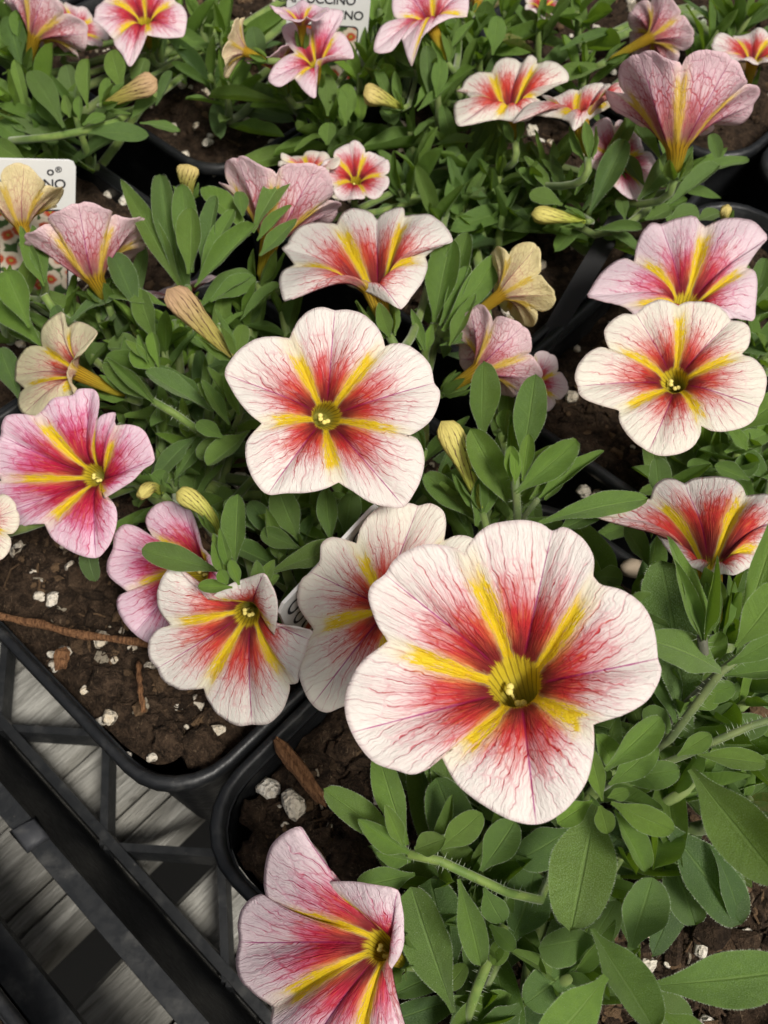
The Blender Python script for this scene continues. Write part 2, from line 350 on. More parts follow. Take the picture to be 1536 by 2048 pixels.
bench = empty('wooden_bench', uvz(-5, 5, -.096), 'weathered grey slatted wooden bench under the black trays', 'bench')
def plank(u0, u1, grooves):
    z1, z0 = -.0962, -.120; v0, v1 = -110.0, 130.0; xs = [u0, u0 + .12]; zs = [-.0015, 0.0]
    for gq in grooves: xs += [gq - .10, gq, gq + .10]; zs += [0.0, -.0045, 0.0]
    xs += [u1 - .12, u1]; zs += [0.0, -.0015]
    nv = 80; uc = (u0 + u1) / 2; vs_ = []; fs = []
    n = len(xs)
    for j in range(nv + 1):
        vv = v0 + (v1 - v0) * j / nv
        for i in range(n):
            wv = .09 * noise.noise(Vector((xs[i] * .7 + u0, vv * .16, 3.1))) if zs[i] < 0 else .05 * noise.noise(Vector((xs[i], vv * .2, 7)))
            vs_.append(((xs[i] - uc + wv) * .01, vv * .01, z1 + zs[i] + .0007 * noise.noise(Vector((xs[i] * .5, vv * .2, u0)))))
    for j in range(nv):
        for i in range(n - 1): a = j * n + i; fs.append((a, a + 1, a + n + 1, a + n))
    b0 = len(vs_)
    for vv in (v0, v1): vs_ += [((u0 - uc) * .01, vv * .01, z0), ((u1 - uc) * .01, vv * .01, z0)]
    fs += [(b0, b0 + 2, nv * n, 0)] if False else []
    L = [j * n for j in range(nv + 1)]; Rr = [j * n + n - 1 for j in range(nv + 1)]
    fs.append(tuple([b0] + [b0 + 2] + L[::-1])); fs.append(tuple([b0 + 3] + [b0 + 1] + Rr)); fs.append((b0, b0 + 1, b0 + 3, b0 + 2)); fs.append(tuple([b0 + 1, b0] + list(range(n)))); fs.append(tuple([b0 + 2, b0 + 3] + [nv * n + i for i in range(n - 1, -1, -1)]))
    o = link('plank', mesh('plank', vs_, fs, M['wood'], False), bench)
    o.location = V3(uvz(uc, 0, 0)) - bench.location; o.rotation_euler = (0, 0, YAW); return o
for a, b, gr in [(-46, -38.3, [-43, -40.2]), (-36.6, -29.4, [-33]), (-27.8, -20.6, [-25.6, -23.0]), (-18.9, -10.36, [-16.4, -14.5, -12.5]),
                 (-10.24, -3.36, [-8.25, -6.55, -4.5, -3.9]), (-1.5, 5.6, [.6, 2.1, 4.0]), (7.2, 14.3, [9.4, 12.0]), (15.9, 23, [18.2]), (24.6, 31.8, [27, 29.5])] + [(q, q + 7.3, []) for q in (-109, -100, -91, -82, -73, -64, -55, 33.4, 42.4, 51.4, 60.4, 69.4, 78.4)]:  # last group: unseen planks added to shade the ground below the gaps
    plank(a, b, gr)
jm = MB()
for vv in (-98, 115): jm.bar(-109, 85.7, vv, vv + 7, -.19, -.1202)
jm.obj('joist', M['wood'], bench, loc=np.array(bench.location))
lm = MB()
for uu in (-105, 78):
    for vv in (-98, 115): lm2 = MB(); lm2.bar(uu, uu + 6, vv, vv + 7, -.80, -.1905); lm2.obj('leg', M['wood'], bench, loc=np.array(bench.location))

def tray(u0, u1, vl, vr, zt, label, fl, base_v, ribs, flange2=True):
    t = empty('growing_tray', uvz((u0 + u1) / 2, (vl + vr) / 2, -.095), label, 'tray', 'black growing trays on the bench'); L = np.array(t.location); zb = -.0862
    m = MB(); m.bar(u0, u1, vl, vl + fl, zt - .004, zt, .03); m.obj('rim_flange', M['tray'], t, L)
    m = MB(); m.hexa([uvz(u0, base_v - .22, zb), uvz(u1, base_v - .22, zb), uvz(u1, base_v, zb), uvz(u0, base_v, zb), uvz(u0, vl + fl - .25, zt - .0042), uvz(u1, vl + fl - .25, zt - .0042), uvz(u1, vl + fl - .03, zt - .0042), uvz(u0, vl + fl - .03, zt - .0042)]); m.obj('side_wall', M['tray'], t, L)
    if flange2:
        bw = vr - (base_v - vl)
        m = MB(); m.bar(u0, u1, vr - fl, vr, zt - .004, zt, .03); m.obj('rim_flange', M['tray'], t, L)
        m = MB(); m.hexa([uvz(u0, bw, zb), uvz(u1, bw, zb), uvz(u1, bw + .22, zb), uvz(u0, bw + .22, zb), uvz(u0, vr - fl + .03, zt - .0042), uvz(u1, vr - fl + .03, zt - .0042), uvz(u1, vr - fl + .25, zt - .0042), uvz(u0, vr - fl + .25, zt - .0042)]); m.obj('side_wall', M['tray'], t, L)
    if ribs:                            # open lattice floor: crossing diagonal ribs
        k0 = -3.5; P_ = 4.75; hw = .17; nr = 0
        W = vr - 2 * (base_v - vl) - vl - 0.0; v0, v1 = base_v + .03, vr - (base_v - vl) - .03
        for sgn in (1, -1):
            k = -14
            while k < 12:
                us = k0 + k * P_ ; k += 1
                a = (us, v0); b = (us + sgn * (v1 - v0) * P_ / 2 / 1.95, v1)
                if max(a[0], b[0]) > u1 or min(a[0], b[0]) < u0: continue
                d = norm([b[0] - a[0], b[1] - a[1]]); q = np.array([-d[1], d[0]]) * hw
                m = MB(); zz = zb + (0.0 if sgn > 0 else .0008)
                m.hexa([uvz(a[0] - q[0], a[1] - q[1], zz), uvz(b[0] - q[0], b[1] - q[1], zz), uvz(b[0] + q[0], b[1] + q[1], zz), uvz(a[0] + q[0], a[1] + q[1], zz),
                        uvz(a[0] - q[0] * .6, a[1] - q[1] * .6, zz + .006), uvz(b[0] - q[0] * .6, b[1] - q[1] * .6, zz + .006), uvz(b[0] + q[0] * .6, b[1] + q[1] * .6, zz + .006), uvz(a[0] + q[0] * .6, a[1] + q[1] * .6, zz + .006)])
                m.obj('floor_rib', M['tray'], t, L)
        for vv in (base_v + .02, ):
            m = MB(); m.bar(u0, u1, vv, vv + .35, zb + .0012, zb + .0075, .05); m.obj('floor_edge', M['tray'], t, L)
        for vv in (3.1, 8.0):
            m = MB(); m.bar(u0, u1, vv, vv + .3, zb + .0016, zb + .0078, .05); m.obj('floor_rib', M['tray'], t, L)
    else:
        m = MB(); m.bar(u0, u1, base_v, (vr - (base_v - vl)) if flange2 else vr, zb, zb + .0066); m.obj("floor", M['tray'], t, L)
    return t
T1 = tray(-52, 22.5, -3.12, 10.95, -.04, 'black lattice floored growing tray along the front row of pots', .50, -1.95, True)
sc = MB(); sc.hexa([uvz(-3.75, -3.17, -.0399), uvz(-3.05, -3.17, -.0399), uvz(-2.95, -2.63, -.0399), uvz(-3.6, -2.55, -.0399), uvz(-3.65, -3.08, -.0388), uvz(-3.15, -3.08, -.0388), uvz(-3.1, -2.72, -.0388), uvz(-3.5, -2.66, -.0388)])
sc.obj('scuffed_joint', M['scuff'], T1, np.array(T1.location), True)
tray(-52, 22.5, 11.25, 34.0, -.045, 'black growing tray under the back rows of pots', .4, 12.0, False)
tray(-52, 22.5, -22.0, -4.28, -.032, 'black growing tray at the lower left corner beside the lattice tray', .72, -21.2, False)

# ------------------------------------------------------------------ pots with soil
def rr_ring(half, rad, z, n=7):
    pts = []
    for cx, cy, a0 in ((1, 1, 0), (-1, 1, 90), (-1, -1, 180), (1, -1, 270)):
        for i in range(n):
            a = math.radians(a0 + 90 * i / (n - 1)); pts.append((cx * (half - rad) + rad * math.cos(a), cy * (half - rad) + rad * math.sin(a), z))
    return pts
def lathe(rings, close=True):
    vs_ = []; fs = []; n = len(rings[0])
    for r_ in rings: vs_ += r_
    for j in range(len(rings) - 1):
        for k in range(n): k2 = (k + 1) % n; fs.append((j * n + k, j * n + k2, (j + 1) * n + k2, (j + 1) * n + k))
    return vs_, fs
HW = .0522; CR = .0145
v_, f_ = lathe([rr_ring(HW - .0028, CR - .002, -.0029), rr_ring(HW - .0006, CR - .0005, -.0032), rr_ring(HW, CR, -.0027), rr_ring(HW, CR, -.0008), rr_ring(HW - .0004, CR, 0.0), rr_ring(HW - .0014, CR - .0005, .0002), rr_ring(HW - .0021, CR - .001, -.0003), rr_ring(HW - .0026, CR - .0012, -.0060)])
ME_RIM = mesh('rim', v_, f_, M['pot'])
v_, f_ = lathe([rr_ring(HW - .0029, CR - .0014, -.0030), rr_ring(HW - .0040, CR - .002, -.020), rr_ring(HW - .0085, CR - .003, -.060), rr_ring(HW - .0125, CR - .004, -.0788), rr_ring(HW - .016, CR - .005, -.0793)])
f_.append(tuple(range(4 * 28 + 27, 4 * 28 - 1, -1)))
ME_POT = mesh('pot_body', v_, f_, M['pot'])
def soil_z(x, y, seed, rough=1.0):
    e = max(abs(x), abs(y)) / HW
    z = -.0065 + .0035 * (1 - e * e) + rough * (.0042 * noise.noise(Vector((x * 55, y * 55, seed))) + .0026 * noise.noise(Vector((x * 140, y * 140, seed + 5))) + .0014 * noise.noise(Vector((x * 380, y * 380, seed + 9))) + .0006 * noise.noise(Vector((x * 900, y * 900, seed))))
    if e > .86: z -= (e - .86) * .03
    return z
def soil_mesh(seed, n):
    h = HW - .0034; vs_ = []; fs = []
    for j in range(n + 1):
        for i in range(n + 1):
            a, b = 2 * i / n - 1, 2 * j / n - 1
            m_ = max(abs(a), abs(b)); q = 1.0
            ln = math.hypot(a, b)
            if m_ > 0:                   # squeeze the square's corners into the rounded outline
                f = abs(min(abs(a), abs(b)) / m_); q = 1 - .135 * f ** 6 * m_
            x, y = a * h * q, b * h * q; vs_.append((x, y, soil_z(x, y, seed)))
    for j in range(n):
        for i in range(n): k = j * (n + 1) + i; fs.append((k, k + 1, k + n + 2, k + n + 1))
    return mesh('soil', vs_, fs, M['soil'])
def blob(seed, sub=1, sq=(1, 1, .8), amp=.3, mat=None, name='lump'):
    bm = bmesh.new(); bmesh.ops.create_icosphere(bm, subdivisions=sub, radius=1.0)
    for v in bm.verts:
        k = 1 + amp * noise.noise(v.co * 1.3 + Vector((seed * 7.1, 0, seed))) + amp * .6 * noise.noise(v.co * 3.1 + Vector((seed, 3, 1)))
        v.co = Vector((v.co.x * sq[0], v.co.y * sq[1], v.co.z * sq[2])) * k
    me = bpy.data.meshes.new(name); bm.to_mesh(me); bm.free(); me.materials.append(mat)
    me.polygons.foreach_set('use_smooth', [sub > 1] * len(me.polygons)); return me
LUMPS = [blob(i, 2, (1, R.uniform(.65, .95), R.uniform(.55, .85)), .42, M['lump'], 'perlite_lump') for i in range(7)]
CL = []
for i in range(6):
    me = blob(i + 20, 1, (1, R.uniform(.6, .9), R.uniform(.5, .8)), .5, M['clump'], 'c'); CL.append((np.array([v.co[:] for v in me.vertices]), [tuple(p.vertices) for p in me.polygons])); bpy.data.meshes.remove(me)
POTS = []
def pot(u, v, rank, label, nl, nc, res, tilt=0.0):
    c = uvz(u, v, 0); p = empty('flower_pot', c, label, 'pot', 'square black plastic pots in the trays')
    p.rotation_euler = (0, 0, YAW + tilt)
    link('pot_body', ME_POT, p); link('rim', ME_RIM, p)
    seed = u * 3.3 + v * 1.7
    s = link('soil', soil_mesh(seed, res), p); rn = random.Random(int(seed * 10))
    m = MB()
    for i in range(nc):                  # crumbs of peat lying in the soil
        x, y = rn.uniform(-.042, .042), rn.uniform(-.042, .042); vv, ff = CL[i % 6]; q = rn.choice((.0005, .0007, .0009, .0012, .0016, .0022)) * rn.uniform(.7, 1.3)
        if rn.random() < .03: q *= 2.0
        a = rn.uniform(0, 6.28); Rm = np.array([[math.cos(a), -math.sin(a), 0], [math.sin(a), math.cos(a), 0], [0, 0, 1]])
        m.add(vv @ Rm.T * q + np.array([x, y, soil_z(x, y, seed) + q * .25]), ff)
    if nc:
        for i in range(nc // 16):         # splinters of bark
            x, y = rn.uniform(-.04, .04), rn.uniform(-.04, .04); a = rn.uniform(0, 6.28); vv, ff = CL[i % 6]; q = rn.uniform(.0006, .0014); Rm = np.array([[math.cos(a), -math.sin(a), 0], [math.sin(a), math.cos(a), 0], [0, 0, 1]])
            m.add((vv * np.array([rn.uniform(1.8, 3.4), .6, .4])) @ Rm.T * q + np.array([x, y, soil_z(x, y, seed) + q * .4]), ff)
        for i in range(nc // 6):         # root fibres
            x, y = rn.uniform(-.04, .04), rn.uniform(-.04, .04); a = rn.uniform(0, 6.28); L_ = rn.uniform(.003, .011); pts = []
            for k in range(5):
                a += rn.uniform(-.6, .6); x += math.cos(a) * L_ / 5; y += math.sin(a) * L_ / 5
                x = max(-.044, min(.044, x)); y = max(-.044, min(.044, y)); pts.append((x, y, soil_z(x, y, seed) + .0009 + .0006 * math.sin(k * 1.5)))
            m.tube(pts, rn.uniform(.00010, .00026), 4)
        k = link('soil_crumbs', mesh('soil_crumbs', m.v, m.f, M['clump'], False), s); k['kind'] = 'stuff'
    for i in range(nl):
        x, y = rn.uniform(-.041, .041), rn.uniform(-.041, .041); q = rn.choice((.0006, .0008, .0011, .0015, .002)) * rn.uniform(.8, 1.2)
        o = link('perlite_lump', rn.choice(LUMPS), s); o.location = (x, y, soil_z(x, y, seed) + q * .35); o.scale = (q, q, q); o.rotation_euler = (rn.uniform(-.5, .5), rn.uniform(-.5, .5), rn.uniform(0, 6))
    POTS.append(dict(o=p, soil=s, u=u, v=v, seed=seed, c=c, plant=None)); return POTS[-1]
pA = pot(-5.1, 4.42, 'A', 'square black pot beside the lattice tray floor, under the long brown twig', 150, 3200, 140)
pB = pot(5.38, 4.5, 'B', 'square black pot at the lower middle with a bark chip and large perlite lump', 130, 3200, 140, .02)
pA1 = pot(-15.4, 4.9, 'A1', 'square black pot at the left behind the printed white label', 70, 500, 60)
pC = pot(-18.1, 17.05, 'C', 'square black pot at the upper left with bare soil facing the front', 60, 500, 60)
pD = pot(-7.6, 16.7, 'D', 'square black pot behind the two tilted cream flowers at the centre', 60, 500, 60)
pE = pot(2.9, 16.15, 'E', 'square black pot beneath the cream and pink flowers at the right edge', 70, 700, 60)
pH = pot(-7.6, 27.6, 'H', 'square black pot at the upper right with dark bare soil', 40, 300, 40)
pA2 = pot(-26.2, 5, 'A2', 'square black pot beyond the left edge of the front row', 10, 60, 24)
pG = pot(-18.3, 27.7, 'G', 'square black pot at the top of the picture under the flower thicket', 10, 60, 24)
pI = pot(3.0, 27.8, 'I', 'square black pot beyond the upper right edge', 10, 60, 24)
pF = pot(13.8, 17.2, 'F', 'square black pot beyond the right edge of the second row', 10, 60, 24)
pB2 = pot(16.6, 5.0, 'B2', 'square black pot beyond the lower right corner', 10, 60, 24)
pL = pot(-2.2, -9.8, 'L', 'square black pot in the tray at the lower left corner', 20, 200, 30)
pC2 = pot(-29.0, 17.2, 'C2', 'square black pot beyond the upper left edge', 10, 60, 24)
pG2 = pot(-29.0, 28, 'G2', 'square black pot far beyond the upper left corner', 5, 30, 24)
def lump_at(px, py, w, pt, asp=1.0):      # a perlite lump one can point to
    c = atz(px, py, 0); u, v = touv(c); x, y = (u - pt['u']) * .01, (v - pt['v']) * .01
    q = w * dep(px, py, 0) / FPX / 2; o = link('perlite_lump', LUMPS[int(px) % 7], pt['soil'])
    o.location = (x, y, soil_z(x, y, pt['seed']) + q * .5); o.scale = (q, q * asp, q); o.rotation_euler = (R.uniform(-.4, .4), R.uniform(-.4, .4), R.uniform(0, 6))
for a in [(586, 1590, 62, pB), (533, 1545, 50, pB), (600, 1505, 24, pB), (557, 1583, 14, pB), (568, 1465, 30, pB), (740, 1650, 18, pB), (690, 1480, 16, pB), (760, 1600, 12, pB), (620, 1700, 14, pB),
          (205, 1412, 38, pA), (183, 1415, 22, pA), (112, 1278, 34, pA), (80, 1272, 22, pA), (78, 1290, 16, pA), (85, 1300, 18, pA), (290, 1492, 26, pA), (425, 1435, 34, pA), (462, 1480, 24, pA), (310, 1542, 18, pA), (343, 1475, 22, pA), (200, 1135, 18, pA), (135, 1125, 26, pA), (80, 1138, 24, pA), (238, 1480, 16, pA), (155, 1360, 20, pA), (290, 1315, 30, pA),
          (1180, 940, 34, pE), (1212, 945, 34, pE), (1150, 770, 34, pE), (1160, 675, 20, pE), (1230, 625, 22, pE), (1100, 720, 16, pE), (362, 280, 30, pC), (412, 275, 22, pC), (545, 255, 24, pC), (425, 318, 18, pC), (205, 350, 22, pA1), (240, 378, 24, pA1), (175, 310, 16, pA1)]: lump_at(*a)
pe = atz(1270, 1137, .002); o = link('stone_chip', blob(77, 2, (1, .75, .6), .55, M['stone'], 'stone_chip'), None, pe); o.scale = (.0030,) * 3; tag(o, 'pale angular stone chip lying between the pots at the right', 'stone')

def stick(name, pts, rad, label, cat, flat=.6):
    c = np.array(pts[0]); m = MB(); a = []
    n = 14; P_ = [np.array(p) for p in pts]; t = np.linspace(0, len(P_) - 1, n); q = []
    for tt in t:
        i = min(int(tt), len(P_) - 2); q.append(P_[i] + (P_[i + 1] - P_[i]) * (tt - i) + np.array([R.uniform(-1, 1), R.uniform(-1, 1), R.uniform(-.5, .5)]) * rad * .22)
    m.tube(q, [rad * (1 + .22 * math.sin(i * 2.1)) * (.75 if i in (0, n - 1) else 1) for i in range(n)], 8)
    o = m.obj(name, M['bark'], None, c, True); return tag(o, label, cat)
stick('twig', [atz(-40, 1228, .0005), atz(60, 1243, .002), atz(150, 1268, .003), atz(290, 1288, .003), atz(420, 1300, .001)], .00085, 'long brown twig lying across the soil of the left pot', 'twig')
def chip(a, b, w, th, label):
    a, b = np.array(a), np.array(b); d = norm(b - a); q = norm(np.cross([0, 0, 1.0], d)); L_ = np.linalg.norm(b - a); m = MB(); n = 9; vs_ = []; fs = []; rn = random.Random(4)
    for i in range(n):
        f = i / (n - 1); ww = w * (.65 + .35 * math.sin(f * 3.0 + .3)) * (1 if i not in (0, n - 1) else .55); c = a + d * L_ * f + np.array([0, 0, .0006 * math.sin(f * 5)])
        for s_, z in ((-1, -.4), (-.75, .5), (-.2, .75), (.25, .35), (.8, .6), (1, -.4)): vs_.append(c + q * s_ * ww * (1 + rn.uniform(-.12, .12)) + np.array([0, 0, 1]) * th * (z + rn.uniform(-.15, .15)) + d * rn.uniform(-.4, .4) * w * (1 if i in (0, n - 1) else .2))
    for i in range(n - 1):
        for k in range(6): k2 = (k + 1) % 6; fs.append((i * 6 + k, i * 6 + k2, i * 6 + 6 + k2, i * 6 + 6 + k))
    fs += [tuple(range(5, -1, -1)), tuple((n - 1) * 6 + k for k in range(6))]; m.add(vs_, fs)
    return tag(m.obj('bark_chip', M['bark'], None, a, False), label, 'bark chip')
chip(atz(552, 1480, .0015), atz(652, 1608, .0030), .0015, .0011, 'reddish brown bark chip lying in the lower middle pot')
chip(atz(128, 1298, .0012), atz(116, 1338, .0010), .0016, .0010, 'stubby tan bark bit next to the perlite under the long twig')
stick('twig', [atz(277, 1325, .0015), atz(280, 1380, .003), atz(288, 1425, .001)], .00055, 'short thin twig standing in the soil under the white flower', 'twig')
for i, a in enumerate([(205, 1345, .0042), (265, 1360, .003), (395, 1475, .0048), (430, 1395, .003), (700, 1690, .0055), (650, 1545, .004), (520, 1690, .004), (500, 1600, .003), (330, 1470, .0035)]):
    pt = pA if a[0] < 440 else pB; c = atz(a[0], a[1], 0); u, v = touv(c); x, y = (u - pt['u']) * .01, (v - pt['v']) * .01
    o = link('peat_clod', blob(50 + i, 3, (1, .8, .55), .5, M['clump'], 'peat_clod'), pt['soil']); o.location = (x, y, soil_z(x, y, pt['seed']) + a[2] * .15); o.scale = (a[2],) * 3

# ------------------------------------------------------------------ plants
PL = {}
LAB = {id(pA): 'calibrachoa plant in the left front pot, its white flowers drooping over the twig', id(pB): 'calibrachoa plant with the largest cream and red flower, in the lower middle pot', id(pA1): 'calibrachoa plant at the left edge with pale yellow and pink trumpets by the white label',
       id(pC): 'calibrachoa plant at the upper left above the bare soil', id(pD): 'calibrachoa plant at the upper centre with cream cups and a tall pink veined trumpet', id(pE): 'calibrachoa plant at the right edge with stacked pink and cream flowers',
       id(pH): 'calibrachoa plant at the upper right corner by the dark soil', id(pG): 'calibrachoa plant at the top of the picture around the picture label'}
def plant_of(pt):
    k = id(pt)
    if k not in PL:
        c = pt['c'] + np.array([0, 0, -.004])
        PL[k] = (empty('calibrachoa_plant', c, LAB.get(k, 'calibrachoa plant outside the edge of the picture'), 'flowering plant', 'calibrachoa plants in the pots'), c)
    return PL[k]
def nearest(p, cand=None):
    u, v = touv(p); return min(cand or POTS[:-5] , key=lambda q: (q['u'] - u) ** 2 + (q['v'] - v) ** 2)
POTBY = dict(A=pA, B=pB, A1=pA1, C=pC, D=pD, E=pE, H=pH, G=pG)
def owner(p, name=None):
    if name: return plant_of(POTBY[name])
    return plant_of(nearest(p, list(POTBY.values())))

def leaf_mesh(kind, curl, cup, hair, seed):
    rn = random.Random(seed); nx, ny = 6, 14; vs_ = []; fs = []; uvs = []
    tp = {'spat': .58, 'oval': .52, 'lance': .42}[kind]; st = {'spat': .13, 'oval': .20, 'lance': .20}[kind]
    def wd(t):
        if t < tp: s = t / tp; s = s * s * (3 - 2 * s); return .5 * (st + (1 - st) * s)
        q = (t - tp) / (1 - tp)
        return .5 * (math.sqrt(max(0, 1 - q ** 2.3)) if kind != 'lance' else (max(0, 1 - q ** 1.8)) ** .75)
    ph = rn.uniform(0, 6); bow = rn.uniform(-.03, .03)
    def P(x, t):
        w = max(wd(t), .012)
        z = curl * (t * t) + cup * abs(x) ** 1.6 * w * 1.3 + .012 * math.sin(t * 9 + ph) * x - .018 * math.exp(-(x / .22) ** 2) * min(1, 3 * t)
        z += .010 * math.sin(t * 17 + ph * 2) * abs(x)
        return (x * w * (1 - .10 * cup * 2 * abs(x)) * 1.0 + bow * math.sin(t * 3), t, z)
    for j in range(ny + 1):
        t = 1 - (1 - j / ny) ** 1.25
        for i in range(nx + 1): x = 2 * i / nx - 1; vs_.append(P(x, t)); uvs.append((x, t))
    for j in range(ny):
        for i in range(nx): k = j * (nx + 1) + i; fs.append((k, k + 1, k + nx + 2, k + nx + 1))
    mi = [0] * len(fs)
    if hair:
        for i in range(hair):
            t = rn.uniform(.04, .995); s = rn.choice((-1, 1)); e = np.array(P(s * .99, t)); e2 = np.array(P(s * .99, min(1, t + .03)))
            if rn.random() < .18:        # some stand on the blade
                x = rn.uniform(-.9, .9); e = np.array(P(x, t)); d = np.array([rn.uniform(-.5, .5), rn.uniform(-.3, .6), 1.0]); hl = rn.uniform(.010, .018)
            else: d = np.array([s * 2.2, rn.uniform(.1, 1.0), rn.uniform(-.4, .7)]); hl = rn.uniform(.009, .019)
            d = norm(d * np.array([2.4, 1, 1])) * hl * np.array([2.0, 1, 1]); tw = np.array([0, .0010, 0.0])
            n0 = len(vs_); vs_ += [tuple(e - tw), tuple(e + tw), tuple(e + d)]; fs.append((n0, n0 + 1, n0 + 2)); uvs += [(s, t)] * 3; mi.append(1)
    me = mesh('leaf', vs_, fs, [M['leaf'], M['hair']], True, mi); l = me.uv_layers.new(name='leaf')
    vi = np.empty(len(me.loops), np.int32); me.loops.foreach_get('vertex_index', vi); l.data.foreach_set('uv', np.array(uvs, np.float32)[vi].ravel()); return me
LEAF = {}
for kind in ('spat', 'oval', 'lance'):
    for hv in (0, 1):
        LEAF[kind, hv] = [leaf_mesh(kind, c, q, 460 if hv else 0, i + 3) for i, (c, q) in enumerate([(-.16, .10), (.0, .16), (.10, .22), (-.30, .05), (-.06, .28)])]
NLEAF = {}
def put_leaf(b, t, w, nrm, kind='spat', hair=0, young=.3, frost=.0, var=None, pl=None, dry=0.0, yaw_roll=0.0, name='leaf'):
    b = np.array(b); t = np.array(t); y = t - b; L = np.linalg.norm(y); y = y / L
    x = np.cross(y, nrm); x = norm(x); z = np.cross(x, y)
    if yaw_roll: c_, s_ = math.cos(yaw_roll), math.sin(yaw_roll); x, z = x * c_ + z * s_, z * c_ - x * s_
    me = LEAF[kind, hair][R.randrange(5) if var is None else var]
    root, c = pl or owner(b)
    if NLEAF.get(root.name, 0) >= 290 and name == 'leaf': pass
    NLEAF[root.name] = NLEAF.get(root.name, 0) + 1
    o = link(name, me, root)
    Mx = Matrix(((x[0] * w, y[0] * L, z[0] * L, b[0] - c[0]), (x[1] * w, y[1] * L, z[1] * L, b[1] - c[1]), (x[2] * w, y[2] * L, z[2] * L, b[2] - c[2]), (0, 0, 0, 1)))
    o.matrix_local = Mx; o['young'] = float(young); o['frost'] = float(frost); o['dry'] = float(dry); return o
VIEW = -FW
def tleaf(bx, by, tx, ty, w, hb, ht, kind='spat', young=.3, frost=.0, roll=0.0, var=None, pot_=None, hair=1, dry=0.0):
    hb, ht = hb * .01, ht * .01; b = atz(bx, by, hb); t = atz(tx, ty, ht)
    d = (dep(bx, by, hb) + dep(tx, ty, ht)) / 2; wm = w * d / FPX
    n = norm(VIEW * .75 + np.array([0, 0, .65])); 
    if abs(norm(t - b) @ n) > .93: n = norm(VIEW)
    return put_leaf(b, t, wm, n, kind, hair, young, frost, var, owner(b, pot_), dry, roll)
def stem(pts, rad, pl, purple=0.0, name='stem', seg=9):
    root, c = pl; m = MB(); m.tube([np.array(p) - c for p in pts], rad, seg)
    if purple >= 0: 
        o = m.obj(name, M['stem'], root, None, True); o['purple'] = float(purple); return o
def arc(a, b, lift=.01, n=7, da=None):
    a = np.array(a); b = np.array(b); up = np.array([0, 0, 1.0]) * lift
    return bez(a, a + (b - a) * .3 + (up if da is None else np.array(da)), a + (b - a) * .7 + up, b, n)
HAIRV = {}
def hairy_stem(pts, rad, pl, purple=0.0):
    o = stem(pts, rad, pl, purple); root, c = pl; m = MB(); rn = random.Random(5); pts = [np.array(p) for p in pts]
    for i in range(len(pts) - 1):
        for k in range(26):
            q = pts[i] + (pts[i + 1] - pts[i]) * rn.random() - c; d = norm([rn.gauss(0, 1) for _ in range(3)]); t = norm(pts[i + 1] - pts[i]); d = norm(d - t * (d @ t)); r_ = rad if not hasattr(rad, '__len__') else rad[i]
            m.add([q + d * r_ - t * .00004, q + d * r_ + t * .00004, q + d * (r_ + rn.uniform(.0005, .0011))], [(0, 1, 2)])
    link('stem_hair', mesh('stem_hair', m.v, m.f, M['hair'], False), o)['kind'] = 'stuff'

# ------------------------------------------------------------------ flowers
def camv(n): return norm(RT * n[0] + UP * n[1] - FW * n[2])
def rim_trace(txt, ox, oy, k, cx, cy, Rp, n, M_):
    """petal outlines traced seam to seam -> points in the place, at the depths the flower's tilt gives them"""
    pet = [[tuple(p.lstrip('*').split(',')) + ('*' in p,) for p in s.split()] for s in txt.split('|')]
    P = [[(float(q[0]) * k + ox, float(q[1]) * k + oy, (float(q[2]) if len(q) == 4 else None), q[-1]) for q in s] for s in pet]
    npet = len(P); out = []
    for i, s in enumerate(P):
        e = P[(i + 1) % npet][0]
        if math.hypot(s[-1][0] - e[0], s[-1][1] - e[1]) < 1e-6: s = s[:-1]
        s = s + [(e[0], e[1], e[2], False)]
        a = []
        for x, y, d, st in s:
            X, Y = (x - cx) / Rp, -(y - cy) / Rp; base = -(n[0] * X + n[1] * Y) / max(n[2], .35)
            a.append((x, y, base + (d or 0.0)))
        a = np.array(a); tip = [j for j, q in enumerate(s) if q[3]]; tip = tip[0] if tip else len(s) // 2
        seg = np.r_[0, np.cumsum(np.hypot(np.diff(a[:, 0]), np.diff(a[:, 1])))]
        sv = np.where(np.arange(len(a)) <= tip, .5 * seg / seg[tip], .5 + .5 * (seg - seg[tip]) / (seg[-1] - seg[tip]))
        ext = np.vstack([2 * a[0] - a[1], a, 2 * a[-1] - a[-2]]); dx = []; ds = []
        for j in range(len(a) - 1):
            p0, p1, p2, p3 = ext[j:j + 4]
            for t in np.linspace(0, 1, 7)[:-1]:
                dx.append(.5 * (2 * p1 + (p2 - p0) * t + (2 * p0 - 5 * p1 + 4 * p2 - p3) * t * t + (3 * p1 - p0 - 3 * p2 + p3) * t ** 3)); ds.append(sv[j] + (sv[j + 1] - sv[j]) * t)
        dx = np.array(dx + [a[-1]]); ds = np.array(ds + [1.0]); m_ = M_ // npet
        su = np.arange(m_) / m_; out.append(np.stack([np.interp(su, ds, dx[:, c]) for c in range(3)], 1))
    return np.vstack(out), npet
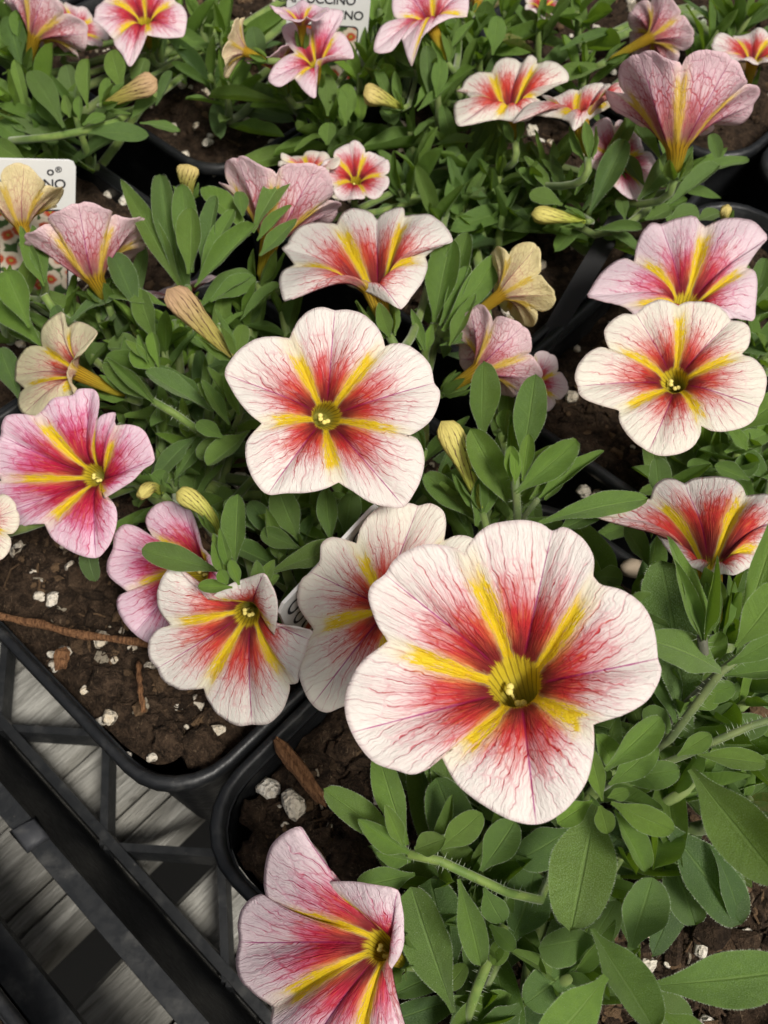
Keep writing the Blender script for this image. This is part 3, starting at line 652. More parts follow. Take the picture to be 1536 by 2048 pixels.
def rim_disc(c, Rm, n, roll, npet, seed, curl, M_, hand=-1):
    rn = random.Random(seed); n = norm(n); t1 = norm(np.cross(n, RT) if abs(n @ RT) < .9 else np.cross(n, UP)); t2 = np.cross(n, t1); pts = []
    m_ = M_ // npet
    pr = [(rn.uniform(.93, 1.06), rn.uniform(-.10, .10) + curl, rn.uniform(-.09, .09), rn.uniform(-.07, .07)) for _ in range(npet)]
    for i in range(npet):
        for j in range(m_):
            s = j / m_; pr_, dz, tw, asym = pr[i]; f = math.sin(math.pi * s)
            rad = (.74 + .26 * f ** .48) * (1 + (pr_ - 1) * f) - .035 * math.exp(-((s - .5) / .05) ** 2); a = roll + hand * 2 * math.pi * (i + s + asym * f) / npet
            z = dz * f + tw * math.sin(2 * math.pi * s) + .03 * math.sin(4 * math.pi * s + i) - .05 * (1 - f)
            pts.append(c + Rm * (rad * (math.cos(a) * t1 + math.sin(a) * t2) + z * n))
    return np.array(pts), npet
NF = [0]
def flower(rim, npet, c3, n, Rm, B3=None, K=22, pink=.4, yel=0.0, red=0.0, rt=.135, bul=.07, flare=.24, pl=None, anth=True, label=None, tubeL=.7, wr=1.0, stem_to=None, calyx=True, cyl=.62):
    NF[0] += 1; Mn = len(rim); root, pc = pl; n = norm(n)
    if B3 is None: B3 = c3 - n * tubeL * Rm
    n_t = norm(c3 - B3) * .6 + n * .4; n_t = norm(n_t)
    t1 = norm(np.cross(n_t, [0.31, .52, .77])); t2 = np.cross(n_t, t1)
    rel = rim - c3; az = np.unwrap(np.arctan2(rel @ t2, rel @ t1)); s = np.arange(Mn) / Mn; best = None
    for sg in (1, -1):
        d = np.arctan2(rel @ t2, rel @ t1) - sg * 2 * np.pi * s; ph = np.angle(np.exp(1j * d).mean()); q = np.abs(np.exp(1j * d).mean())
        if best is None or q > best[0]: best = (q, sg, ph)
    _, sg, ph = best; ang = sg * 2 * np.pi * s + ph; E_ = np.cos(ang)[:, None] * t1 + np.sin(ang)[:, None] * t2
    KT = 7; rows = []; rv = []
    axis = norm(c3 - B3); b1 = norm(np.cross(axis, [0.31, .52, .77]));
    for j in range(KT):
        q = j / KT; rad = Rm * (.045 + (rt - .045) * (q ** .9)); rows.append(B3 + (c3 - B3) * q + E_ * (rad if j else Rm * .003)); rv.append(.18 * q)
    T = c3 + E_ * rt * Rm; ln = np.linalg.norm(rim - T, axis=1)[:, None]
    pa = np.abs(((s * npet) % 1.0) * 2 - 1.0)                      # 0 at the mid vein, 1 at the seam
    Dn = norm(axis * .85 + n * .5); P1 = T + (Dn * .80 + E_ * .62) * flare * ln * 1.2
    P2 = rim + (T - rim) * .40 + n * bul * Rm
    seed = NF[0] * 3.7
    for k in range(K + 1):
        u = k / K; Q = (1 - u) ** 3 * T + 3 * u * (1 - u) ** 2 * P1 + 3 * u * u * (1 - u) * P2 + u ** 3 * rim
        h = .080 * np.abs(np.sin(np.pi * pa)) ** .8 * math.sin(math.pi * min(1, u * .96)) ** .8
        h = h + wr * .030 * (u ** 2.2) * (1 - .4 * u) * np.array([noise.noise(Vector((math.cos(a) * 5.0, math.sin(a) * 5.0, seed + u * 2.2))) for a in ang])
        h = h + wr * .010 * u * np.array([noise.noise(Vector((math.cos(a) * 16.0, math.sin(a) * 16.0, seed + u * 1.2))) for a in ang])
        h = h - .016 * np.exp(-(pa / .09) ** 2) * math.sin(math.pi * u * .9)
        rows.append(Q + n * Rm * h[:, None]); rv.append(.18 + .82 * u)
    NR = len(rows); V = np.vstack(rows) - pc; fs = []; ci = []
    flip = sg > 0
    for j in range(NR - 1):
        for k in range(Mn):
            k2 = (k + 1) % Mn; q = [(j, k, k), (j, k2, k + 1), (j + 1, k2, k + 1), (j + 1, k, k)]
            if flip: q = q[::-1]
            fs.append(tuple(a * Mn + b for a, b, _ in q)); ci += [(a, c) for a, _, c in q]
    me = mesh('flower', V, fs, [M['face'], M['back']]); ci = np.array(ci); rr = np.array(rv)[ci[:, 0]]; sc_ = ci[:, 1] / Mn
    th = sc_ * npet; pal = np.abs((th % 1.0) * 2 - 1.0)
    for nm, x, y in (('disk', rr * np.cos(2 * np.pi * sc_) * .5 + .5, rr * np.sin(2 * np.pi * sc_) * .5 + .5), ('petal', pal, rr), ('polar', th * 5 / npet, rr)):
        l = me.uv_layers.new(name=nm); l.data.foreach_set('uv', np.stack([x, y], 1).astype(np.float32).ravel())
    o = link('flower', me, root); md = o.modifiers.new('thickness', 'SOLIDIFY'); md.thickness = .00016; md.offset = -1; md.material_offset = 1; md.material_offset_rim = 1; md.use_even_offset = False
    o['pink'] = float(pink); o['yel'] = float(yel); o['red'] = float(red)
    if label: o['label'] = label
    if anth:
        m = MB()
        for i, (a, q) in enumerate(((.4, .50), (2.2, .40))):
            e = (math.cos(a) * t1 + math.sin(a) * t2) * rt * Rm * .36; p0 = B3 + (c3 - B3) * .15; p1 = B3 + (c3 - B3) * (q + .32) + e
            m.tube([p0 - pc, (p0 + p1) / 2 + e * .3 - pc, p1 - pc], Rm * .010, 5)
            for dd in (-1, 1):
                bm = bmesh.new(); bmesh.ops.create_icosphere(bm, subdivisions=2, radius=Rm * .027)
                ofs = p1 - pc + dd * np.cross(norm(e), axis) * Rm * .018; m.add([np.array(v.co) * np.array([1, 1, .8]) * (1 + .25 * noise.noise(v.co * 900)) + ofs for v in bm.verts], [tuple(v.index for v in f.verts) for f in bm.faces]); bm.free()
        link('stamen', mesh('stamen', m.v, m.f, M['pollen']), o)
    if calyx:
        dwn = norm(B3 - c3)
        for i in range(5):
            a = 2 * math.pi * i / 5 + seed; e = math.cos(a) * t1 + math.sin(a) * t2
            b = B3 + dwn * Rm * .07 + e * Rm * .06; t = B3 - dwn * min(Rm * cyl, .8 * float(np.linalg.norm(c3 - B3))) * R.uniform(.8, 1.1) + e * Rm * (rt + .07 + .08 * R.random())
            lo = put_leaf(b, t, Rm * .20, e, 'lance', 1 if Rm > .012 else 0, .45, .15, 1, pl, name='sepal'); lo.parent = o
        lo2 = MB(); 
    dv = norm(B3 - c3); hub = np.array(stem_to) if stem_to is not None else pc + np.array([R.uniform(-.008, .008), R.uniform(-.008, .008), .004])
    e0 = B3 + dv * Rm * .05; Ls = np.linalg.norm(hub - e0)
    low = hub + (e0 - hub) * .35; low[2] = min(low[2], hub[2] + .012)
    stem(bez(e0, e0 + dv * min(.016, Ls * .35), low + np.array([0, 0, .004]), hub, 12), [.0009] * 12, pl, .15, 'flower_stalk')
    return o
def tflower(txt, ox, oy, k, cx, cy, Rp, h, n, sink=.18, Mn=160, npot=None, base=None, **kw):
    """cx, cy: throat in traced coordinates; Rp: radius there; h: height above the rims in cm"""
    cx, cy, Rp = cx * k + ox, cy * k + oy, Rp * k
    D0 = dep(cx, cy, h * .01); Rm = Rp * D0 / FPX
    npet = txt.count('|') + 1; Mn = Mn // npet * npet
    pp, npet = rim_trace(txt, ox, oy, k, cx, cy, Rp, n, Mn)
    rim = np.array([atd(x, y, D0 - d * Rm) for x, y, d in pp]); c3 = atd(cx, cy, D0 + sink * Rm * n[2]); nw = camv(n)
    B3 = None
    if base: B3 = atd(base[0] * k + ox, base[1] * k + oy, D0 + (sink + base[2]) * Rm)
    return flower(rim, npet, c3, nw, Rm, B3, pl=owner(c3, npot), **kw)
def dflower(cx, cy, Rp, h, n, roll=0.0, sink=.42, npet=5, seed=1, curl=.0, Mn=110, npot=None, tube=None, K=15, **kw):
    D0 = dep(cx, cy, h * .01); Rm = Rp * D0 / FPX; nw = camv(n); c = atd(cx, cy, D0)
    rim, npet = rim_disc(c, Rm, nw, roll, npet, seed, curl, Mn // npet * npet); c3 = c - nw * sink * Rm
    B3 = None
    if tube: B3 = atd(tube[0], tube[1], D0 + tube[2] * Rm)
    return flower(rim, npet, c3, nw, Rm, B3, K=K, pl=owner(c3, npot), **kw)

# the traced flowers
tflower('590,235 620,180 700,110 840,88 930,105 *975,135 1030,120 1110,170 1155,250|1155,335 1190,372 1280,395 1370,460 1420,560 *1440,695 1452,760 1400,870 1290,940|1155,985 1158,1090 1130,1220 1060,1330 985,1395 *905,1425 800,1405 690,1350 560,1250|485,1120 440,1165 375,1203 290,1185 180,1140 *95,1020 65,900 90,790 150,700|255,620 205,540 170,430 185,370 *240,325 290,255 380,205 460,193 540,210',
        660, 1000, .45573, 812, 800, 700, 7.5, (-.10, .12, .98), sink=.34, Mn=260, K=34, npot='B', base=(880, 985, .55), pink=.30, red=.02, rt=.165, label='largest flower, cream with pink veins, red star and yellow bars', wr=1.2)
tflower('487,295 530,210 600,135 690,108 *768,125 850,122 940,150 1020,220 1060,290|1075,345 1130,328 1220,345 1310,410 1360,480 *1378,570 1412,620 1405,700 1360,800 1290,860|1210,900 1260,905 1300,960 1318,1050 1300,1150 1260,1240 *1190,1330 1080,1332 980,1305 880,1240|790,1180 700,1225 600,1248 470,1250 *355,1255 290,1200 240,1110 218,1010 230,920|318,820 250,770 180,690 120,590 *90,515 110,460 180,370 280,305 390,288',
        420, 580, .32552, 715, 775, 640, 5.2, (.02, .18, .98), sink=.30, Mn=220, K=28, npot='A', base=(668, 796, .42), pink=.22, red=.0, label='cream white star flower at the picture centre')
tflower('870,710 940,682 1050,680 1160,710 1230,760 *1265,815 1330,825 1390,860 1405,930 1390,1010|1345,1060 1430,1100 1500,1180 1525,1270 1500,1390 *1470,1455 1440,1540 1370,1600 1250,1635 1130,1635|1043,1590 1035,1660 980,1750 880,1805 750,1820 *655,1785 540,1710 460,1610 432,1540|440,1480 330,1455 200,1410 140,1360 *132,1300 108,1240 130,1150 200,1060 290,1015|365,1030 335,960 325,890 380,820 470,770 *560,765 640,700 730,668 820,682',
        1120, 420, .27083, 845, 1265, 690, 4.7, (.0, .30, .95), sink=.30, Mn=200, K=26, npot='E', base=(878, 1335, .38), pink=.12, yel=.12, red=-.02, label='cream flower below the pink one at the right edge')
tflower('510,185 560,100 640,72 720,80 790,115 *820,145 880,100 990,60 1030,75|1035,120 1150,112 1250,130 1330,190 *1405,305 1330,360 1250,400|1195,440 1212,520 1170,640 1100,740 *1005,832 900,795 780,735 680,690|560,640 480,662 330,690 200,730 *112,775 80,700 70,620 100,545|180,490 130,430 *90,365 130,345 150,300 220,220 330,175 440,175',
        540, 400, .26042, 800, 690, 640, 4.3, (-.12, .78, .61), sink=.10, Mn=180, K=24, npot='D', base=(905, 1010, -.1), pink=.12, red=-.02, flare=.34, label='tilted cream cup above the central flower')
tflower('275,895 330,850 420,760 560,735 600,690 *700,685 755,720 772,800 765,870|745,930 800,885 *885,870 890,920|895,970 1000,962 1090,990 1150,1070 *1190,1235 1110,1310 1030,1400 900,1480|800,1535 860,1550 905,1630 905,1740 870,1850 820,1930 *740,1995 600,1965 480,1900 400,1830|345,1730 250,1735 130,1750 *40,1650 -60,1560 -60,1450|10,1395 -40,1300 -50,1180 *5,1050 20,960 60,895 150,880',
        0, 600, .25875, 730, 1355, 600, 3.0, (-.25, -.02, .97), sink=.34, Mn=216, K=26, npot='A', base=(840, 1400, .5), pink=1.35, red=.07, label='six lobed magenta pink flower at the left edge')
tflower('490,945 420,850 400,720 440,600 *520,525 600,600 690,680|755,765 880,670 1000,620 *1140,585,.25 1200,660,.2 1238,760,.15 1242,880,.1|1215,1015 1240,955 1350,940 1485,980 *1460,1040 1430,1150 1390,1260 1385,1340|1322,1355 1325,1400 1280,1530 1180,1625 *1060,1640 960,1640 880,1600 800,1530 740,1440|725,1385 650,1392 560,1390 450,1330 *395,1250 348,1170 343,1060 400,975',
        200, 980, .28646, 1030, 860, 640, 3.1, (-.28, -.36, .89), sink=.34, Mn=180, K=24, npot='A', base=(1075, 800, .6), pink=.10, red=.02, cyl=.30, label='white flower with one petal folded over, above the bare soil')
tflower('245,1020 140,860 130,740 160,650 *225,600 290,520 300,400 370,345 470,360|560,390 580,300 640,200 750,110 850,120 950,95 *1010,115 1100,98 1190,150 1215,240|1200,370 1300,330 1410,355 *1480,450 1500,600 1450,760|1350,900 1400,1080 *1250,1300 1000,1430 850,1480|720,1450 600,1560 470,1580 340,1628 *235,1570 165,1440 132,1300 165,1140',
        560, 980, .27344, 800, 860, 680, 3.0, (-.05, .10, .99), sink=.3, Mn=180, K=24, npot='B', base=(830, 900, .5), pink=.06, yel=.10, red=-.02, label='cream flower half hidden behind the largest one')
tflower('400,720,-.1 345,620 325,470 350,280 430,160 *580,85 680,190,-.25 770,310,-.35 835,470,-.35|740,500 840,482,.1 1000,485,.15 1180,515,.15 *1300,555,.1 1345,700 1355,850 1335,1000 1250,1140|1165,1220 1135,1280 1210,1370 1290,1450 *1380,1650 1300,1800 1150,1850|1000,1800 800,1900 *550,1850 400,1700 370,1550|385,1410 240,1290 150,1190 118,1060 *132,930 140,760 180,660 260,590 335,585',
        440, 1630, .27344, 1170, 960, 760, 3.9, (-.62, -.05, .78), sink=.12, Mn=200, K=26, npot='B', base=(1330, 1080, .65), pink=.80, red=-.02, label='pink flower at the bottom edge with a folded petal')
tflower('470,440 330,375 180,355 *50,340 100,280 200,205 330,190|440,210 470,120 540,72 610,65 *690,95 760,65 900,55 1040,70 1110,120|1140,190 1220,180 1302,185 1380,230 *1450,320 1420,420 1330,520|1250,600 1200,700 *1060,765 960,770|860,785 760,730 *650,680 560,590 500,500',
        1180, 940, .27344, 870, 690, 640, 5.0, (.02, .80, .60), sink=.08, Mn=180, K=24, npot='E', base=(930, 1150, -.1), pink=.12, red=.08, flare=.34, anth=False, label='cream and red cup at the right edge behind hairy leaves')
tflower('480,720 350,690 *210,640 220,590 300,470 400,385 485,362|545,385 560,280 600,180 670,105 *745,105 850,70 990,50 1030,100|1075,120 1180,75 1300,65 1420,85 1500,160 *1530,210 1440,330|1375,430 1440,470 1455,580 1445,700 *1425,815 1270,810 1150,850|1100,900 950,960 *800,950 620,850',
        1120, 420, .27083, 930, 690, 620, 3.6, (.02, .62, .78), sink=.18, Mn=180, K=22, npot='E', pink=.85, red=-.06, anth=False, label='lilac pink flower at the right edge above the cream one')
tflower('370,330 320,240 330,170 400,100 500,78 *590,130 640,150 690,270 720,400|740,420 800,500 *850,640 820,760|740,850 680,1000 *560,1080 500,1060|480,1000 440,1060 340,1065 *235,1000 150,890 120,800 140,730|205,720 130,660 60,590 48,510 *90,410 100,320 150,250 210,240 290,270',
        200, 980, .28646, 690, 560, 560, 1.9, (-.22, .10, .97), sink=.2, Mn=160, K=20, npot='A', pink=1.15, red=.04, label='pink flower tucked behind the white one at the left')
tflower('870,300 800,230 710,160 *720,130 740,60 780,20|800,0 850,-120 *960,-160 1050,-120|1085,-60 1180,-140 *1290,-110 1340,-50|1345,10 1410,60 1438,140 *1415,260 1380,290 1270,295|1130,270 1100,360 1060,440 1020,495 *985,500 930,410 880,350',
        0, 0, .26042, 1110, 170, 350, 3.2, (.05, .45, .89), sink=.25, Mn=140, K=18, npot='C', pink=.75, red=.05, label='pink and white flower at the top left')
tflower('145,250 110,225 *75,212 100,200 120,160 180,130|240,125 270,75 320,60 360,70 *380,85 420,50 450,60|455,85 520,78 580,110 *603,160 540,200|450,245 480,290 *420,350 340,362|270,350 180,370 *85,378 65,320 75,270',
        880, 90, .42708, 325, 305, 260, 3.2, (-.05, .74, .67), sink=.12, Mn=140, K=18, npot='D', base=(350, 440, -.1), pink=.05, yel=.10, red=.04, flare=.32, label='cream cup at the upper right, leftmost of three')
tflower('560,345 430,340 *342,362 390,300 440,270|500,265 475,238 *520,250 600,215|650,210 700,185 *770,180 800,190|790,215 850,170 920,190 *935,235 920,265 850,275|780,300 700,355 *630,398 600,370',
        880, 90, .42708, 655, 350, 290, 3.9, (.02, .86, .51), sink=.05, Mn=140, K=18, npot='D', base=(690, 520, -.3), pink=.30, yel=.08, red=.0, flare=.36, anth=False, label='cream cup with pink outside in the middle of the upper right trio')
tflower('330,360 315,300 330,220 380,150 *460,95 500,110 520,180|530,210 590,168 680,190 *752,250,.35 700,340,.5 640,420,.5|555,470,.3 540,560,.35 *575,735,.4 600,690,.3|560,735 400,850 300,900 *180,880 145,800 150,730|190,685 120,620 *112,580 130,480 190,390 260,355',
        0, 600, .25875, 590, 560, 420, 3.2, (-.72, .30, .62), sink=.1, Mn=150, K=20, npot='A1', base=(960, 740, .3), pink=.10, yel=.62, red=-.16, label='pale yellow flower facing left above the pink one')
tflower('520,290 470,230 450,150 *520,120 580,150|610,160 620,80 700,50 *780,60 775,130|740,170 790,190 830,260 *840,320,.2 760,305,.25|640,330 630,400 *635,535 570,500|520,430 440,480 *375,440 400,370 450,320',
        400, 0, .36458, 635, 360, 210, 3.6, (.0, .45, .89), sink=.25, Mn=140, K=16, npot='G', pink=.85, red=-.06, label='pink star flower at the top centre')
tflower('1090,110 1060,80 1055,0 *1100,-100 1200,-120|1270,-60 1360,-120 *1460,-60 1475,30|1465,90 1360,110,.2 *1250,170,.25 1200,250,.2|1160,365 1130,300 *1110,225|1100,210 1050,285 *955,280 980,170 1030,120',
        400, 0, .36458, 1265, 130, 250, 3.8, (-.05, .55, .83), sink=.22, Mn=140, K=16, npot='G', base=(1350, 330, -.1), pink=.80, red=-.06, label='pink flower at the top right of the centre')
# flowers seen from the side or from outside, modelled as whole trumpets
dflower(1362, 192, 152, 4.8, (.12, .97, -.13), .35, .74, 5, 7, .04, 140, 'D', (1350, 350, .15), K=20, pink=.95, red=-.06, anth=False, flare=.34, label='tall pink veined trumpet seen from outside, upper right')
dflower(178, 474, 130, 3.5, (-.18, .95, -.18), .1, .70, 5, 4, .03, 140, 'A1', (214, 604, .2), K=20, pink=.9, red=-.10, anth=False, flare=.30, label='pink trumpet seen from outside in front of the white label')
dflower(42, 392, 88, 3.9, (-.10, .95, -.18), .4, .75, 5, 9, .18, 120, 'A1', (80, 540, .2), pink=.25, yel=.75, red=-.20, anth=False, flare=.3, label='yellow veined trumpet at the left edge by the label')
dflower(558, 395, 134, 3.3, (.16, .95, -.20), .7, .7, 5, 12, .12, 140, 'D', (520, 560, .2), K=20, pink=.9, red=-.08, anth=False, flare=.3, label='pink trumpet partly covered by green leaves, left of the centre')
dflower(1036, 570, 86, 3.6, (.70, .48, -.50), .2, .62, 5, 15, .12, 110, 'D', (918, 655, .2), pink=.2, yel=.85, red=-.2, anth=False, flare=.3, label='pale yellow flower opening to the right')
dflower(992, 712, 104, 2.9, (.62, .52, -.58), .5, .62, 5, 18, .10, 120, 'D', (888, 785, .2), pink=.85, red=-.10, anth=False, flare=.3, label='pink flower seen from behind under the pale yellow one')
dflower(1078, 762, 66, 2.0, (.35, .15, .92), .2, .35, 5, 19, -.04, 100, 'D', pink=.7, red=-.05, label='pale pink flower half hidden behind the upright leaf')
dflower(618, 322, 66, 3.0, (.08, .80, .55), .3, .4, 5, 21, .05, 90, 'D', pink=.08, yel=.15, red=.02, label='small cream cup in the middle distance')
dflower(714, 345, 74, 2.8, (.10, .35, .90), .95, .35, 5, 24, -.05, 100, 'D', pink=.45, red=.08, label='small pink and red star in the middle distance')
dflower(548, 104, 68, 3.3, (-.25, .78, .30), .2, .5, 5, 27, -.03, 90, 'G', pink=.95, red=-.1, anth=False)
dflower(602, 18, 62, 4.6, (.0, .72, .60), .9, .5, 5, 30, -.03, 90, 'G', pink=.95, red=-.1, anth=False)
dflower(462, 92, 62, 3.8, (-.80, .30, .05), .4, .5, 5, 33, -.10, 90, 'G', pink=.15, yel=.6, red=-.3, anth=False, label='pale yellow flower in profile at the top')
dflower(95, 45, 92, 3.0, (.42, .80, -.36), .3, .5, 5, 36, -.04, 110, 'C', (55, 135, .4), pink=.75, red=-.04, anth=False, label='pink flower seen from outside at the top left')
dflower(158, 45, 66, 2.4, (.55, .45, .60), .8, .4, 5, 39, -.05, 100, 'C', pink=.6, red=.02, anth=False)
dflower(-8, -10, 60, 3.0, (.2, .8, .5), .1, .4, 5, 40, -.05, 90, 'C', pink=.4, yel=.2, anth=False)
dflower(1318, 62, 74, 2.8, (.62, .60, -.50), .1, .55, 5, 42, -.06, 100, 'H', (1215, 122, .3), pink=.8, red=-.02, anth=False, label='pink trumpet in profile at the top right')
dflower(1512, 95, 84, 3.0, (-.05, .62, .70), .5, .35, 5, 45, -.03, 110, 'H', pink=.25, red=.06, label='cream and red flower at the top right corner')
dflower(1440, 150, 60, 1.6, (.1, .8, .4), .9, .4, 5, 47, -.03, 80, 'H', pink=.4, red=.0, anth=False)
dflower(1245, 315, 92, 3.0, (.45, .20, .86), .2, .3, 5, 48, .0, 110, 'D', pink=.8, red=.04, label='pink flower half hidden behind leaves and the cream cup')
dflower(-52, 1045, 92, 3.8, (.1, .2, .97), .62, .3, 5, 51, .0, 110, 'A', pink=.15, yel=.25, label='cream petal edge at the left border')
dflower(350, 572, 84, 1.2, (-.25, .80, .35), .3, .4, 5, 54, -.05, 100, 'A', pink=.85, red=-.1, anth=False)
dflower(1088, 8, 42, 2.6, (.1, .5, .85), .3, .3, 5, 57, .0, 70, 'G', pink=.4, red=.05)
dflower(960, -6, 42, 2.8, (.3, .8, -.4), .3, .5, 5, 60, .0, 70, 'G', yel=.5, red=-.1, anth=False)

